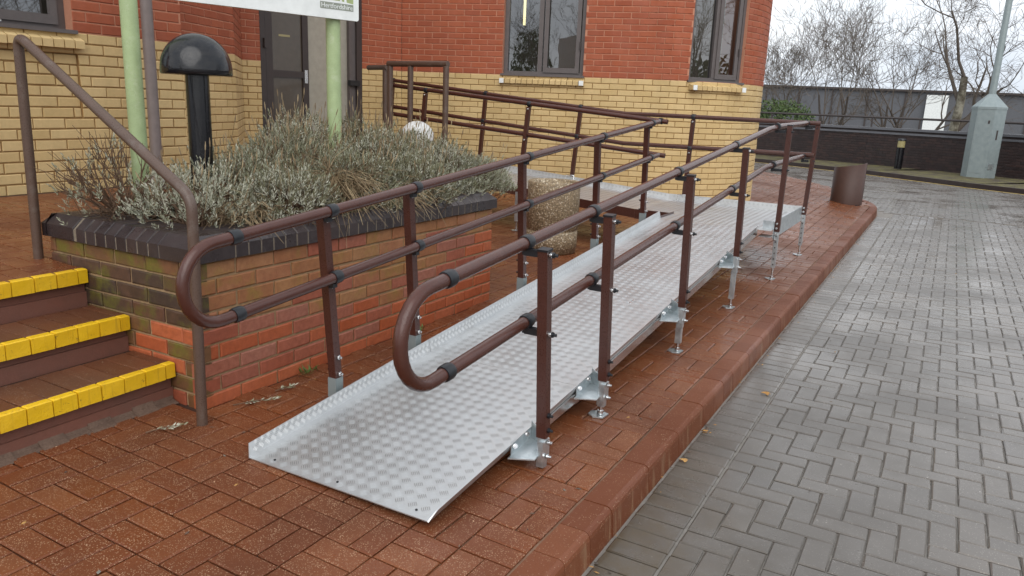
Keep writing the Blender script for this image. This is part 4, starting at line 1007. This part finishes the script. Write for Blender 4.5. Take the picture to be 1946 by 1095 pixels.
# ------------------------------------------------------------------ far side of the road
bw = empty('boundary_wall', 'dark brown brick boundary wall with twin coping and thin top rail', 'wall', loc=(1, 24, 0))
def offs(p, q, d):
    nx, ny = -(q[1]-p[1]), q[0]-p[0]; L = math.hypot(nx, ny); return nx/L*d, ny/L*d
bp = []
for (p, q) in zip(WPOLY[:-1], WPOLY[1:]):
    ox, oy = offs(p, q, .22); L = math.hypot(q[0]-p[0], q[1]-p[1])
    def slab(name, mat, z0, z1, d0, d1):
        a, e = offs(p, q, d0), offs(p, q, d1); m = MB()
        m.hexa([(p[0]+a[0],p[1]+a[1],z0),(q[0]+a[0],q[1]+a[1],z0),(q[0]+e[0],q[1]+e[1],z0),(p[0]+e[0],p[1]+e[1],z0),(p[0]+a[0],p[1]+a[1],z1),(q[0]+a[0],q[1]+a[1],z1),(q[0]+e[0],q[1]+e[1],z1),(p[0]+e[0],p[1]+e[1],z1)])
        return chpar(m.build(name, mat), bw)
    slab('wall_core', 'dark_mortar', -.1, .94, 0.006, .22); slab('coping_course', 'coping_sky_sheen', .94, 1.00, -.03, .25); slab('neck_course', 'dark_brick', 1.00, 1.06, .0, .22); slab('top_coping', 'coping_sky_sheen', 1.06, 1.13, -.05, .27)
    t = ((q[0]-p[0])/L, (q[1]-p[1])/L)
    for c in range(13):
        s = -.1125*(c % 2)
        while s < L-.02:
            a, e = max(0, s), min(L, s+.215)
            if e-a > .04:
                mid = (a+e)/2; P = (p[0]+t[0]*mid, p[1]+t[1]*mid, -.02+.0375+c*.075)
                if inview(P, 150): bp.append((-1, (round((e-a)/.005)*.005, .064, .03, 'dark_brick', .004, 1), frame(P, (t[0], t[1], 0), (t[1], -t[0], 0))))
            s += .225
b = MB()
for s_, spec, T in bp:
    me, v, f = piece_mesh(*spec); b.mat(spec[3]); b.t = random.random(); b.add([T @ Vector(p) for p in v], f)
chpar(b.build('brickwork', None), bw)['kind'] = 'stuff'
m = MB(); m.tube([(p[0]+.05, p[1]+.12, 1.42) for p in WPOLY], .034, 10); chpar(m.build('top_rail', 'far_rail'), bw)
for (p, q) in zip(WPOLY[:-1], WPOLY[1:]):
    L = math.hypot(q[0]-p[0], q[1]-p[1]); n = max(1, round(L/1.45))
    for k in range(n):
        X, Y = p[0]+(q[0]-p[0])*k/n+.05, p[1]+(q[1]-p[1])*k/n+.12; m = MB(); m.box((X-.025, Y-.025, 1.12), (X+.025, Y+.025, 1.42)); chpar(m.build('rail_post', 'far_rail'), bw)
lc = empty('lamp_column', 'galvanised lamp column rising from a tall steel cabinet by the boundary wall', 'lamp post', loc=(3.42, 21.7, 0))
cx, cy = 3.44, 21.75
hexp = [(-.40,-.02),(-.20,-.36),(.20,-.36),(.40,-.02),(.28,.26),(-.28,.26)]
TL = Matrix.Translation((cx, cy, 0)) @ Matrix.Rotation(math.radians(-12), 4, 'Z') @ Matrix.Diagonal((1.0, .9, 1, 1))
def taper(name, mat, p0, z0, p1, z1, parent):
    n = len(p0); v = [tuple(TL @ Vector((x, y, z0))) for x, y in p0] + [tuple(TL @ Vector((x, y, z1))) for x, y in p1]
    m = MB(); m.add(v, [tuple(range(n-1, -1, -1)), tuple(range(n, 2*n))] + [(i, (i+1) % n, n+(i+1) % n, n+i) for i in range(n)]); return chpar(m.build(name, mat), parent)
cab = taper('cabinet', 'galvanised_dull', hexp, -.005, hexp, 1.76, lc)
h2_ = [(x*1.03, y*1.03) for x, y in hexp]
taper('cap_band', 'galvanised_dull', h2_, 1.74, h2_, 1.80, lc); taper('cone', 'galvanised_dull', h2_, 1.80, [(x*.22, y*.24) for x, y in hexp], 2.13, lc)
m = MB(); m.cyl((cx, cy, 2.1), (cx, cy, 8.0), .085, 18, .065); chpar(m.build('column', 'galvanised_dull'), lc)
for (xa, xb, za, zc_) in ((-.17, .13, .12, 1.42),):
    m = MB(); m.box((xa, -.366, za), (xb, -.358, zc_), TL); m.build('door_panel', 'galvanised_dull', cab)
m = MB(); m.box((.08, -.375, 1.38), (.12, -.36, 1.46), TL); m.build('lock', 'frame_dark', cab)
T3 = TL @ Matrix.Translation((.30, -.19, 0)) @ Matrix.Rotation(math.radians(59.5), 4, 'Z')
m = MB(); m.box((-.03, -.012, .98), (.01, .004, 1.22), T3); m.build('vent_slot', 'frame_dark', cab)
m = MB(); m.box((-.12, -.012, .22), (.06, .006, .36), T3); m.build('data_plate', 'galvanised', cab)
bl = empty('bollard_light', 'short black bollard light with pale lens in front of the boundary wall', 'bollard light', loc=(1.46, 22.9, 0))
m = MB(); m.lathe([(.105, 0), (.105, .62)], (1.46, 22.95, -.01), 18); chpar(m.build('post', 'black_gloss'), bl)
m = MB(); m.lathe([(.10, 0), (.10, .19)], (1.46, 22.95, .61), 18); chpar(m.build('lens', 'bollard_glass'), bl)
m = MB(); m.lathe([(.115, 0), (.115, .05), (.0, .07)], (1.46, 22.95, .80), 18); chpar(m.build('cap', 'black_gloss'), bl)
fb = empty('far_building', 'long low grey clad building beyond the bare trees', 'building', loc=(0, 50, 0))
m = MB(); m.hexa([(-30,52,-1),(26,46,-1),(26,60,-1),(-30,64,-1),(-30,52,3.35),(26,46,2.62),(26,60,2.62),(-30,64,3.35)]); chpar(m.build('cladding', 'far_cladding'), fb)
for k in range(28):
    x = -30+2*k; y = 52-6*(x+30)/56; m = MB(); m.box((x-.04, y-.06, -1), (x+.04, y-.01, 3.35-.73*(x+30)/56)); chpar(m.build('cladding_rib', 'frame_dark'), fb)
m = MB(); m.hexa([(-30,51.8,3.3),(26,45.8,2.57),(26,46.3,2.57),(-30,52.3,3.3),(-30,51.8,3.42),(26,45.8,2.69),(26,46.3,2.69),(-30,52.3,3.42)]); chpar(m.build('parapet', 'frame_dark'), fb)
m = MB(); m.box((1.1, 48.35, .4), (2.2, 48.6, 2.75)); chpar(m.build('white_panel', 'white_paint'), fb)

# ------------------------------------------------------------------ trees
def make_tree(name, label, X, Y, h, seed, stems=1, spread=.5, bark='bark', r0=.09, levels=5, group='bare trees behind the boundary wall', base=0., twig=1.0, cat='tree'):
    r = random.Random(seed); tk = MB(); cr_ = MB()
    def grow(p, d, L, rad, lev):
        n = 4 if lev < 2 else 3; pts = [Vector(p)]; dd = Vector(d)
        for k in range(n):
            wob = .10 + .05*lev
            dd = (dd + Vector((r.gauss(0, wob), r.gauss(0, wob), r.gauss(0, wob*.6)+.05*(lev > 0)))).normalized()
            pts.append(pts[-1] + dd*L/n)
        rs = [max(.0042, rad*(1-.45*k/n)) for k in range(n+1)]
        (tk if lev == 0 else cr_).tube([tuple(q) for q in pts], rs, 8 if lev == 0 else (5 if lev < 3 else 3), cap=False)
        if lev >= levels: return
        nb = (3 if lev == 0 else r.choice((3, 3, 4)) if lev < levels-1 else r.choice((2, 3, 4)))
        for b_ in range(nb):
            t = r.uniform(.35, 1.0) if b_ else 1.0
            i = min(n-1, int(t*n)); q = pts[i].lerp(pts[i+1], t*n-i)
            ang = r.uniform(.25, .75)*(1 if b_ else .45)*(1+spread*.4); az = r.uniform(0, 2*PI)
            ax = dd.orthogonal().normalized(); ax = Matrix.Rotation(az, 3, dd) @ ax
            nd = (Matrix.Rotation(ang, 3, ax) @ dd).normalized()
            nd = (nd + Vector((0,0,.10))).normalized()
            grow(q, nd, L*r.uniform(.58, .82), rad*(1-.45*t)*r.uniform(.5, .72), lev+1)
    for s in range(stems):
        a = 2*PI*s/stems + r.random(); d = Vector((math.cos(a)*.25*(stems > 1), math.sin(a)*.25*(stems > 1), 1)).normalized()
        grow((X+.12*math.cos(a)*(stems > 1), Y+.12*math.sin(a)*(stems > 1), base), d, h*(.30 if levels > 3 else .4), r0*(1 if stems == 1 else .7), 0)
    t = empty(name, label, cat, group, loc=(X, Y, base))
    chpar(tk.build('trunk', bark), t); chpar(cr_.build('crown', 'twig_bark'), t); return t
make_tree('bare_tree', 'large bare tree with pale mottled trunk left of the lamp column', 2.65, 27.0, 9.4, 6, 1, .75, 'bark_pale', .18, 6)
make_tree('bare_tree', 'bare spreading tree whose branches reach behind the white panel', 1.7, 28.6, 6.4, 52, 2, .6, 'bark', .09, 5)
make_tree('bare_tree', 'bare thin tree left of the middle multi stemmed tree', -3.6, 30.0, 6.0, 57, 2, .25, 'bark', .07, 5)
make_tree('bare_tree', 'bare multi stemmed tree in the middle of the view over the wall', -.9, 26.9, 7.4, 5, 3, .25, 'bark', .075, 5)
make_tree('bare_tree', 'bare slender tree beside the pale trunked tree', .6, 28.2, 6.2, 9, 3, .35, 'bark', .08, 5)
make_tree('bare_tree', 'bare thin tree nearest the rounded building corner', -2.6, 27.3, 5.6, 12, 3, .2, 'bark', .06, 5)
make_tree('bare_tree', 'bare tree at the right edge behind the lamp column', 5.0, 26.0, 8.6, 21, 2, .7, 'bark', .12, 5)
make_tree('bare_tree', 'bare young tree between the slender trees, upright twigs', -1.9, 29.0, 5.4, 33, 2, .2, 'bark', .06, 5)
# evergreen bush
bu = empty('evergreen_bush', 'dense evergreen bush behind the wall next to the building corner', 'bush', loc=(-2.5, 26.2, 0))
m = MB(); r = random.Random(4)
for k in range(2600):
    u = Vector((r.gauss(0,1), r.gauss(0,1), r.gauss(0,1))).normalized()*(.55+.45*r.random()); c = Vector((-2.55+u.x*1.15, 26.2+u.y*.7, 1.15+u.z*.75+.12*mnoise.noise(u*3)))
    a = Vector((r.gauss(0,1), r.gauss(0,1), r.gauss(0,1))).normalized(); s2 = a.orthogonal().normalized()*.028; a = a*.06; m.t = r.random()
    m.add([tuple(c-a), tuple(c+s2), tuple(c+a), tuple(c-s2)], [(0,1,2,3)])
chpar(m.build('foliage', 'evergreen_leaf'), bu)['kind'] = 'stuff'
m = MB(); m.tube([(-2.55, 26.2, 0), (-2.5, 26.2, .6), (-2.6, 26.2, 1.2)], [.06, .045, .02], 7); chpar(m.build('trunk', 'bark'), bu)
# trees round the car park outside the frame: they are what the windows mirror
make_tree('bare_tree', 'bare tree across the road to the right, facing the window in the rounded corner', 10.5, 8.0, 7.5, 44, 2, .8, 'bark', .15, 5, 'bare trees across the road')
make_tree('bare_tree', 'bare tree across the road to the right, facing the window above the steps', 11.5, 10.5, 7.5, 47, 2, .7, 'bark', .15, 5, 'bare trees across the road')
make_tree('bare_tree', 'bare tree behind the viewer, mirrored in the window with the lit lamp', .4, -13.0, 7.0, 45, 2, .5, 'bark', .12, 5, 'bare trees across the road')
def bushcopy(label, T):
    t_ = empty('evergreen_tree', label, 'tree', 'evergreens across the road')
    for ch_ in [o for o in bpy.data.objects if o.parent is bu]:
        c_ = ch_.copy(); COL.objects.link(c_); c_.parent = t_; c_.matrix_parent_inverse = T @ Matrix.Translation((2.55, -26.2, 0))
bushcopy('tall dark evergreen behind the viewer, mirrored in the window with the lit lamp', Matrix.Translation((-.6, -15, -.5)) @ Matrix.Diagonal((.8, .9, 2.6, 1)))
bushcopy('broad dark evergreen across the road to the right', Matrix.Translation((14, 8.6, -.8)) @ Matrix.Rotation(PI/2, 4, 'Z') @ Matrix.Diagonal((1.8, .9, 2.0, 1)))

# ------------------------------------------------------------------ lavender
def quad_leaf(c, d, w, L, side):
    tip = c + d*L; mid = c + d*L*.55; s_ = side*w
    return [c, mid+s_, tip, mid-s_]
def lavender(name, label, cx, cy, r, h, seed, nspr=430, stalks=60, sx=1., sy=1., lean=(0,0), zb=None, bare=False, dens=1.0):
    R = random.Random(seed); fo_ = MB(); st = MB(); fl = MB(); zb = ZC+.05 if zb is None else zb
    base = Vector((cx, cy, zb))
    def surf():
        a = R.uniform(0, 2*PI); e = math.acos(R.uniform(.02, 1.0)) ; rad = .55+.45*R.random()**.6
        nmod = 1+.22*mnoise.noise(Vector((math.cos(a)*1.5+seed, math.sin(a)*1.5, e*2)))
        d = Vector((math.cos(a)*math.sin(e)*sx, math.sin(a)*math.sin(e)*sy, math.cos(e)))
        return Vector((cx+d.x*r*rad*nmod+lean[0]*d.z, cy+d.y*r*rad*nmod+lean[1]*d.z, zb+.02+d.z*h*rad*nmod)), d
    for k in range(46 if not bare else 60):
        p, d = surf(); mid = base.lerp(p, .5) + Vector((R.gauss(0,.03), R.gauss(0,.03), .02+R.random()*.05)); b0 = base + Vector((R.gauss(0,.05), R.gauss(0,.05), -.03))
        st.tube([tuple(b0), tuple(b0.lerp(mid, .6)), tuple(mid), tuple(p)], [.006, .005, .0038, .0022], 4, cap=False)
        if bare:
            for q in range(4):
                e2 = p + Vector((R.gauss(0,.05), R.gauss(0,.05), R.uniform(.03,.12))); b2 = mid.lerp(p, R.uniform(.2,.9)); st.tube([tuple(b2), tuple(b2.lerp(e2,.5)+Vector((R.gauss(0,.01),R.gauss(0,.01),0))), tuple(e2)], [.0022,.0018,.0012], 3, cap=False)
    for k in range(int(nspr*dens*1.5)):
        p, d = surf(); ax = (d*.7 + Vector((R.gauss(0,.28), R.gauss(0,.28), .8+R.gauss(0,.2)))).normalized(); L = R.uniform(.045, .085); tone = R.random()
        if R.random() < .25: st.tube([tuple(p-ax*.08), tuple(p+ax*L*.7)], [.0022, .0012], 3, cap=False)
        nl = R.randint(12, 18); o = ax.orthogonal().normalized()
        for q in range(nl):
            t = .15+.85*q/nl; c = p + ax*L*t; ang = q*2.4+R.random(); side = Matrix.Rotation(ang, 3, ax) @ o
            dirn = (ax*(.75+.9*t) + side*1.0*(1.25-t)).normalized(); ll = R.uniform(.016, .030)*(1.15-.45*t); w = R.uniform(.0022, .0036)
            fo_.t = min(.99, (.05+.25*tone + .30*R.random() + .38*t*t)) if R.random() > .12 else .9+.09*R.random()
            n_ = dirn.cross(ax); n_ = n_.normalized() if n_.length > 1e-4 else o
            fo_.add([tuple(x) for x in quad_leaf(c, dirn, w, ll, n_)], [(0,1,2,3)])
    for k in range(int(stalks*1.15)):
        p, d = surf()
        if d.z < .35: continue
        ax = (d*.35 + Vector((R.gauss(0,.14), R.gauss(0,.14), 1))).normalized(); L = R.uniform(.08, .19); e = p + ax*L + Vector((R.gauss(0,.02), R.gauss(0,.02), 0)); fl.t = R.random()
        fl.tube([tuple(p), tuple(p.lerp(e,.55)+Vector((R.gauss(0,.006),R.gauss(0,.006),0))), tuple(e)], [.0013,.0012,.001], 3, cap=False)
        if R.random() < .75: fl.tube([tuple(e-ax*.005), tuple(e+ax*.014), tuple(e+ax*.038)], [.0026,.0042,.0015], 4, cap=False)
    t = empty(name, label, 'lavender', 'lavender bushes in the brick planter', loc=(cx, cy, zb))
    chpar(st.build('stems', 'stem'), t)['kind'] = 'stuff'
    if fo_.f: chpar(fo_.build('foliage', 'lavender_leaf'), t)['kind'] = 'stuff'
    if fl.f: chpar(fl.build('dry_flower_stalks', 'dry_stalk'), t)['kind'] = 'stuff'
    return t
LAV = 'lavender_bush'
lavender(LAV, 'sparse woody lavender with bare twigs beside the left green post', -.80, .25, .30, .36, 1, 60, 10, bare=True, lean=(-.10,-.02))
lavender(LAV, 'thin lavender right behind the planter corner under the sloping handrail', -.42, .36, .30, .27, 2, 260, 30)
lavender(LAV, 'lavender around the foot of the black mushroom light', -.58, .72, .32, .34, 3, 480, 40)
lavender(LAV, 'low lavender at the front edge left of the dry grass', -.25, .78, .28, .25, 4, 480, 30, lean=(.03,0))
lavender(LAV, 'tall lavender with flower stalks left of the right green post', -.62, 1.16, .34, .43, 5, 600, 150)
lavender(LAV, 'front lavender behind the second rail post from the rounded rail end', -.26, 1.28, .28, .32, 6, 480, 40)
lavender(LAV, 'lavender with dry stalks in front of the entrance door', -.86, 1.50, .34, .50, 7, 560, 190)
lavender(LAV, 'lavender mound directly right of the right green post', -.50, 1.80, .34, .42, 8, 640, 100)
lavender(LAV, 'stalky lavender at the back right of the planter', -.88, 2.05, .34, .48, 9, 560, 180)
lavender(LAV, 'front lavender spilling over the coping midway along the planter', -.20, 1.78, .27, .27, 10, 480, 30, lean=(.05,0))
lavender(LAV, 'dense silvery lavender at the far planter corner', -.40, 2.28, .36, .36, 11, 720, 80)
lavender(LAV, 'lavender overhanging the far end of the planter', -.30, 2.58, .33, .24, 12, 620, 50, sy=1.15)
lavender(LAV, 'rear lavender near the white globe lamp', -.82, 2.50, .34, .42, 13, 520, 120)
def straw(label, cx, cy, n, seed, d0, L0, zb):
    R = random.Random(seed); m = MB()
    for k in range(n):
        p = Vector((cx+R.gauss(0,.07), cy+R.gauss(0,.09), zb+R.random()*.10)); d = (Vector(d0)+Vector((R.gauss(0,.35),R.gauss(0,.35),R.gauss(0,.25)))).normalized(); L = L0*R.uniform(.5,1.2); m.t = R.random()
        q1 = p+d*L*.45+Vector((0,0,.03)); q2 = p+d*L+Vector((0,0,-.05*R.random())); m.tube([tuple(p), tuple(q1), tuple(q2)], [.0018,.0016,.0008], 3, cap=False)
    t = empty('dry_grass', label, 'dry grass', loc=(cx, cy, zb)); chpar(m.build('blades', 'dry_stalk'), t)['kind'] = 'stuff'
straw('straw coloured dry grass drooping between the lavender bushes', -.20, 1.12, 520, 1, (.45,-.45,.02), .30, ZC+.17)
straw('darker dry stems at the planter front under the lavender', -.22, .50, 220, 2, (.4,-.5,.1), .22, ZC+.06)
straw('dry twigs lying over the coping halfway along', -.10, 1.50, 160, 3, (.5,.2,-.1), .18, ZC+.10)

# ------------------------------------------------------------------ weeds, twigs, leaves on the ground
def sprig(label, x, y, ang, L=.16, mat='lavender_leaf', n=26, seed=0):
    R = random.Random(seed); z = G(x, y)+.008; m = MB(); s = MB(); d = Vector((math.cos(ang), math.sin(ang), .05)); p = Vector((x, y, z))
    s.tube([tuple(p), tuple(p+d*L*.5+Vector((0,0,.006))), tuple(p+d*L)], [.003,.0022,.001], 4)
    for k in range(n):
        t = .25+.75*R.random(); c = p+d*L*t; a = ang+R.uniform(-1.2,1.2); dr = Vector((math.cos(a), math.sin(a), R.uniform(0,.5))).normalized(); m.t = R.random()
        m.add([tuple(v) for v in quad_leaf(c, dr, .0035, R.uniform(.016,.032), Vector((-dr.y, dr.x, .2)).normalized())], [(0,1,2,3)])
    t = empty('fallen_sprig', label, 'sprig', loc=(x, y, z)); chpar(s.build('twig', 'stem'), t); chpar(m.build('leaves', mat), t)['kind'] = 'stuff'
sprig('grey lavender sprig lying at the foot of the steps', .02, -.30, 1.05, .15, seed=1)
sprig('grey lavender sprig lying by the planter foot next to the handrail pole', .075, .10, .9, .20, seed=2, n=40)
sprig('small lavender sprig further along the planter foot', .10, .33, 1.3, .10, seed=3)
def weed(label, x, y, seed, n=26, h=.06):
    R = random.Random(seed); m = MB(); z = G(x, y)
    for k in range(n):
        a = R.uniform(0, 2*PI); d = Vector((math.cos(a)*.8, math.sin(a)*.8, R.uniform(.3,1.2))).normalized(); m.t = R.random()
        m.add([tuple(v) for v in quad_leaf(Vector((x+R.gauss(0,.012), y+R.gauss(0,.02), z)), d, .004, h*R.uniform(.6,1.3), Vector((-d.y, d.x, 0)).normalized())], [(0,1,2,3)])
    tag(m.build('weed', 'weed_leaf'), label, 'weed')
weed('green weed tuft growing at the planter foot behind the first left post', .045, .60, 1)
weed('small weed at the planter foot under the drain pipe', .04, 1.55, 2, 14, .04)
def fallen(label, x, y, seed, s=.03):
    R = random.Random(seed); m = MB(); a = R.uniform(0, 6); z = ROADZ+.004; pts = []
    for k in range(10):
        b_ = a+2*PI*k/10; rr_ = s*(1 if k % 2 else .55)*R.uniform(.8,1.2); pts.append((x+rr_*math.cos(b_), y+rr_*math.sin(b_)*.8, z+R.uniform(0,.012)))
    m.add(pts+[(x, y, z+.012)], [(k, (k+1) % 10, 10) for k in range(10)]); tag(m.build('fallen_leaf', 'dead_leaf'), label, 'leaf')
fallen('yellow dead leaf on the grey road near the kerb', 2.02, 2.14, 1, .035)
fallen('small brown leaf against the kerb foot', 1.885, 1.05, 2, .022)
fallen('yellow brown leaf by the kerb lower down', 1.875, 1.42, 3, .02)
# small debris along the kerb foot and on the paving
m = MB(); R = random.Random(8)
for k in range(170):
    if k < 110: x, y, z = 1.85+abs(R.gauss(0,.03)), R.uniform(-.2, 9), ROADZ+.001
    elif k < 140: x, y, z = R.uniform(2.1, 4.2), R.uniform(-.5, 8), ROADZ+.001
    else: x, y = R.uniform(.02, 1.7), R.uniform(-1.2, .6) if k % 2 else R.uniform(0, 3); x = x if not (.45 < x < 1.42 and y > -.2) else R.choice((R.uniform(.02,.4), R.uniform(1.5,1.7))); z = G(x, y)+.001
    a = R.uniform(0, 6.28); L = R.uniform(.004, .014); w = L*R.uniform(.2, .6); c_, s_ = math.cos(a), math.sin(a); m.t = R.random(); h = R.uniform(.002, .005)
    m.mat(R.choice(('dead_leaf', 'bark', 'bark', 'mortar_fillet', 'concrete')) if k > 110 else R.choice(('dead_leaf', 'bark', 'mortar_fillet')))
    m.add([(x-c_*L, y-s_*L, z), (x+s_*w, y-c_*w, z), (x+c_*L, y+s_*L, z), (x-s_*w, y+c_*w, z), (x, y, z+h)], [(0,1,4),(1,2,4),(2,3,4),(3,0,4)])
tag(m.build('debris', None), 'scattered leaf bits and grit on the paving', 'debris', kind='stuff')
